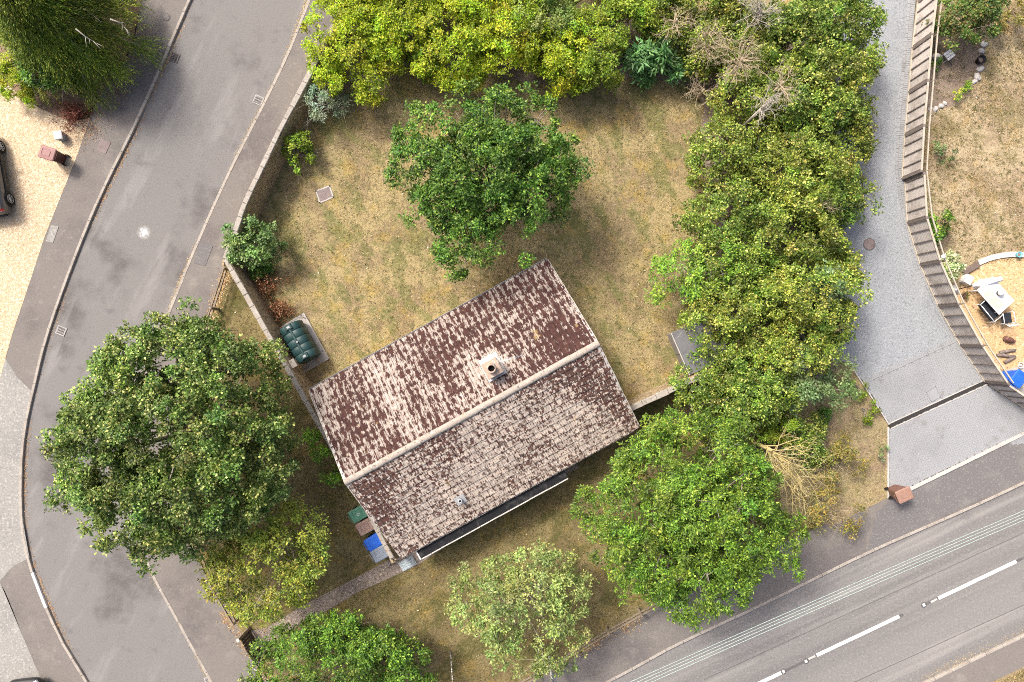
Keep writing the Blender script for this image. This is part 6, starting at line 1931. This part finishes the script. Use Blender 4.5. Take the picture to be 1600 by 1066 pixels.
def blades(name, polys, n, L, W, pal, z, label, seed, cat='grass', up=1.0):
    rng = np.random.default_rng(seed)
    pts = np.concatenate([scatter(p, n, rng) for p in polys])
    # clump the density
    g = np.zeros(len(pts))
    for f in (.5, 1.1, 2.3, 4.0):
        for k in nrm(rng.normal(size=(2, 2))) * f: g += np.cos(pts @ k * 2 + rng.uniform(0, 6.28))
    pts = pts[g + rng.normal(0, 1.2, len(g)) > -.6]
    # keep off the house
    d = pts - np.array([HC.x, HC.y]); s_ = d @ np.array([AX.x, AX.y]); t2 = d @ np.array([NX.x, NX.y])
    pts = pts[~((abs(s_) < WL / 2) & (abs(t2) < WW / 2))]
    n = len(pts)
    Pb = np.concatenate([pts, np.full((n, 1), z)], 1)
    D = nrm(rng.normal(size=(n, 3)) * np.array([1, 1, .25]) + np.array([0, 0, up]))
    S = nrm(np.cross(D, rng.normal(size=(n, 3))))
    C = palette(rng, n, pal, None, .22)
    o = leaf_object(name, Pb, D, S, L * rng.uniform(.5, 1.4, n), W * rng.uniform(.6, 1.3, n), C, None, .05)
    tag(o, label, cat, kind='stuff')
    return o


RL = px([(497, 100), (387, 322), (360, 408), (430, 535), (500, 600), (860, 405), (1000, 640), (1070, 600), (1110, 480), (1110, 140), (960, 125), (540, 120)])
FL = px([(360, 430), (430, 555), (610, 880), (640, 890), (980, 660), (1080, 615), (1200, 660), (1100, 890), (1000, 950), (850, 1040), (700, 1120), (480, 1110), (390, 990), (330, 890), (285, 690), (300, 590)])
NLp = px([(1440, -100), (1420, 270), (1500, 415), (1700, 400), (1700, -100)])
VG = px([(1330, 575), (1385, 665), (1385, 770), (1310, 815), (1230, 790), (1250, 600)])
blades('dry_grass', [RL], 70000, .085, .024, [((.41, .32, .16), 5), ((.28, .21, .10), 4), ((.13, .145, .04), 3), ((.52, .44, .28), 2), ((.38, .27, .08), 2)], G + .004, 'short dry turf of the rear lawn', 301, up=.45)
blades('dry_grass', [FL], 70000, .085, .024, [((.29, .215, .09), 4), ((.21, .15, .06), 4), ((.10, .10, .03), 4), ((.34, .235, .055), 2)], G, 'short brownish turf of the front lawn', 302, up=.45)
blades('dry_grass', [NLp, px([(1600, 1046), (1545, 1075), (1700, 1100), (1700, 1000)])], 36000, .09, .026, [((.44, .35, .20), 4), ((.32, .25, .13), 4), ((.17, .165, .055), 3), ((.38, .27, .10), 2)], G + .004, 'parched turf of the neighbour lawn', 303, up=.5)
blades('dry_grass', [VG], 9000, .09, .014, [((.46, .37, .21), 5), ((.34, .26, .15), 4), ((.14, .17, .05), 2)], G + .004, 'straw-coloured grass on the bare verge', 304, up=.6)
for nm, (pl, n, sd_, lb) in (('a', (NLp, 520, 311, 'dark little grass tufts dotted over the neighbour lawn')), ('b', (RL, 300, 312, 'small green tufts in the rear lawn'))):
    rng = np.random.default_rng(sd_)
    pt = scatter(pl, n, rng); R = np.concatenate([pt, np.full((len(pt), 1), G + .01)], 1); R = np.repeat(R, 5, 0) + rng.normal(0, .035, (len(R) * 5, 3)) * np.array([1, 1, 0])
    lv = rosettes(rng, R, nrm(rng.normal(0, .2, R.shape) + np.array([0, 0, 1])), 4, .06, .016)
    tag(leaf_object('grass_tuft', *lv, palette(rng, len(lv[0]), [((.14, .16, .045), 4), ((.19, .16, .06), 3), ((.10, .12, .03), 2)], None)), lb, 'grass', kind='stuff')


def litter(lines, n, spread, L, W, pal, z, label, seed, off=0.0):
    """dry leaves and straw lying along a line"""
    rng = np.random.default_rng(seed)
    out = []
    for ln in lines:
        q = np.array([(p.x, p.y) for p in resamp(ln, 1600)])
        q = q[(abs(q[:, 0]) < 27) & (abs(q[:, 1]) < 19)]
        if not len(q): continue
        w_ = np.clip(np.cos(np.arange(len(q)) * .031 + rng.uniform(0, 6)) + np.cos(np.arange(len(q)) * .0113 + rng.uniform(0, 6)) + .9, .08, 3); w_ /= w_.sum()
        i = rng.choice(len(q), n, p=w_); out.append(q[i] + rng.normal(0, spread, (n, 2)))
    pts = np.concatenate(out); n = len(pts)
    D = nrm(rng.normal(size=(n, 3)) * np.array([1, 1, .15])); S = nrm(np.cross(D, np.array([0, 0, 1.0]) + rng.normal(0, .3, (n, 3))))
    o = leaf_object('leaf_litter', np.concatenate([pts, np.full((n, 1), z)], 1), D, S, L * rng.uniform(.5, 1.4, n), W * rng.uniform(.5, 1.4, n), palette(rng, n, pal, None, .2), None, .1)
    tag(o, label, 'litter', kind='stuff')


AUT = [((.46, .25, .095), 4), ((.36, .18, .08), 3), ((.55, .38, .17), 3), ((.24, .13, .07), 2)]
STR = [((.56, .42, .21), 4), ((.46, .32, .15), 3), ((.62, .50, .29), 2)]
litter([offset(kr, -.05)], 4200, .06, .06, .02, STR, .012, 'straw and dry leaves along the inner gutter of the estate road', 321)
litter([offset(kl, .09)], 1500, .06, .06, .035, AUT, .012, 'rust-coloured leaves along the outer gutter of the estate road', 322)
litter([spline(px([(354, 425), (338, 470), (322, 520)]), .3), spline(px([(350, 960), (385, 1010), (430, 1080)]), .3), spline(px([(1000, 968), (900, 1022), (830, 1062)]), .3)], 900, .16, .08, .04, STR + AUT, G + .008, 'dry leaves at the edge of the garden fences', 323)
litter([spline(px([(230, 40), (200, 110), (150, 190), (120, 230)]), .3)], 1300, .35, .06, .03, AUT, G + .014, 'brown needles and leaves on the pavement under the conifer', 324)
rng = np.random.default_rng(400)
for pl, n, lb, sd_ in ((RL, 1500, 'fallen leaves and specks scattered on the rear lawn', 401), (FL, 1500, 'fallen leaves scattered on the front lawn', 402), (NLp, 700, 'specks of debris on the neighbour lawn', 403)):
    rng = np.random.default_rng(sd_); pt = scatter(pl, n, rng); m_ = len(pt)
    D = nrm(rng.normal(size=(m_, 3)) * np.array([1, 1, .1])); S = nrm(np.cross(D, np.array([0, 0, 1.0]) + rng.normal(0, .3, (m_, 3))))
    tag(leaf_object('fallen_leaf', np.concatenate([pt, np.full((m_, 1), G + .03)], 1), D, S, .09 * rng.uniform(.4, 1.3, m_), .05 * rng.uniform(.4, 1.3, m_), palette(rng, m_, [((.55, .46, .30), 3), ((.12, .09, .05), 3), ((.40, .24, .06), 2), ((.7, .66, .55), .6)], None), None, .1), lb, 'leaf litter', kind='stuff')
litter([offset(ml, .12)], 700, .12, .05, .02, STR, .016, 'straw in the lower gutter of the main road', 325)
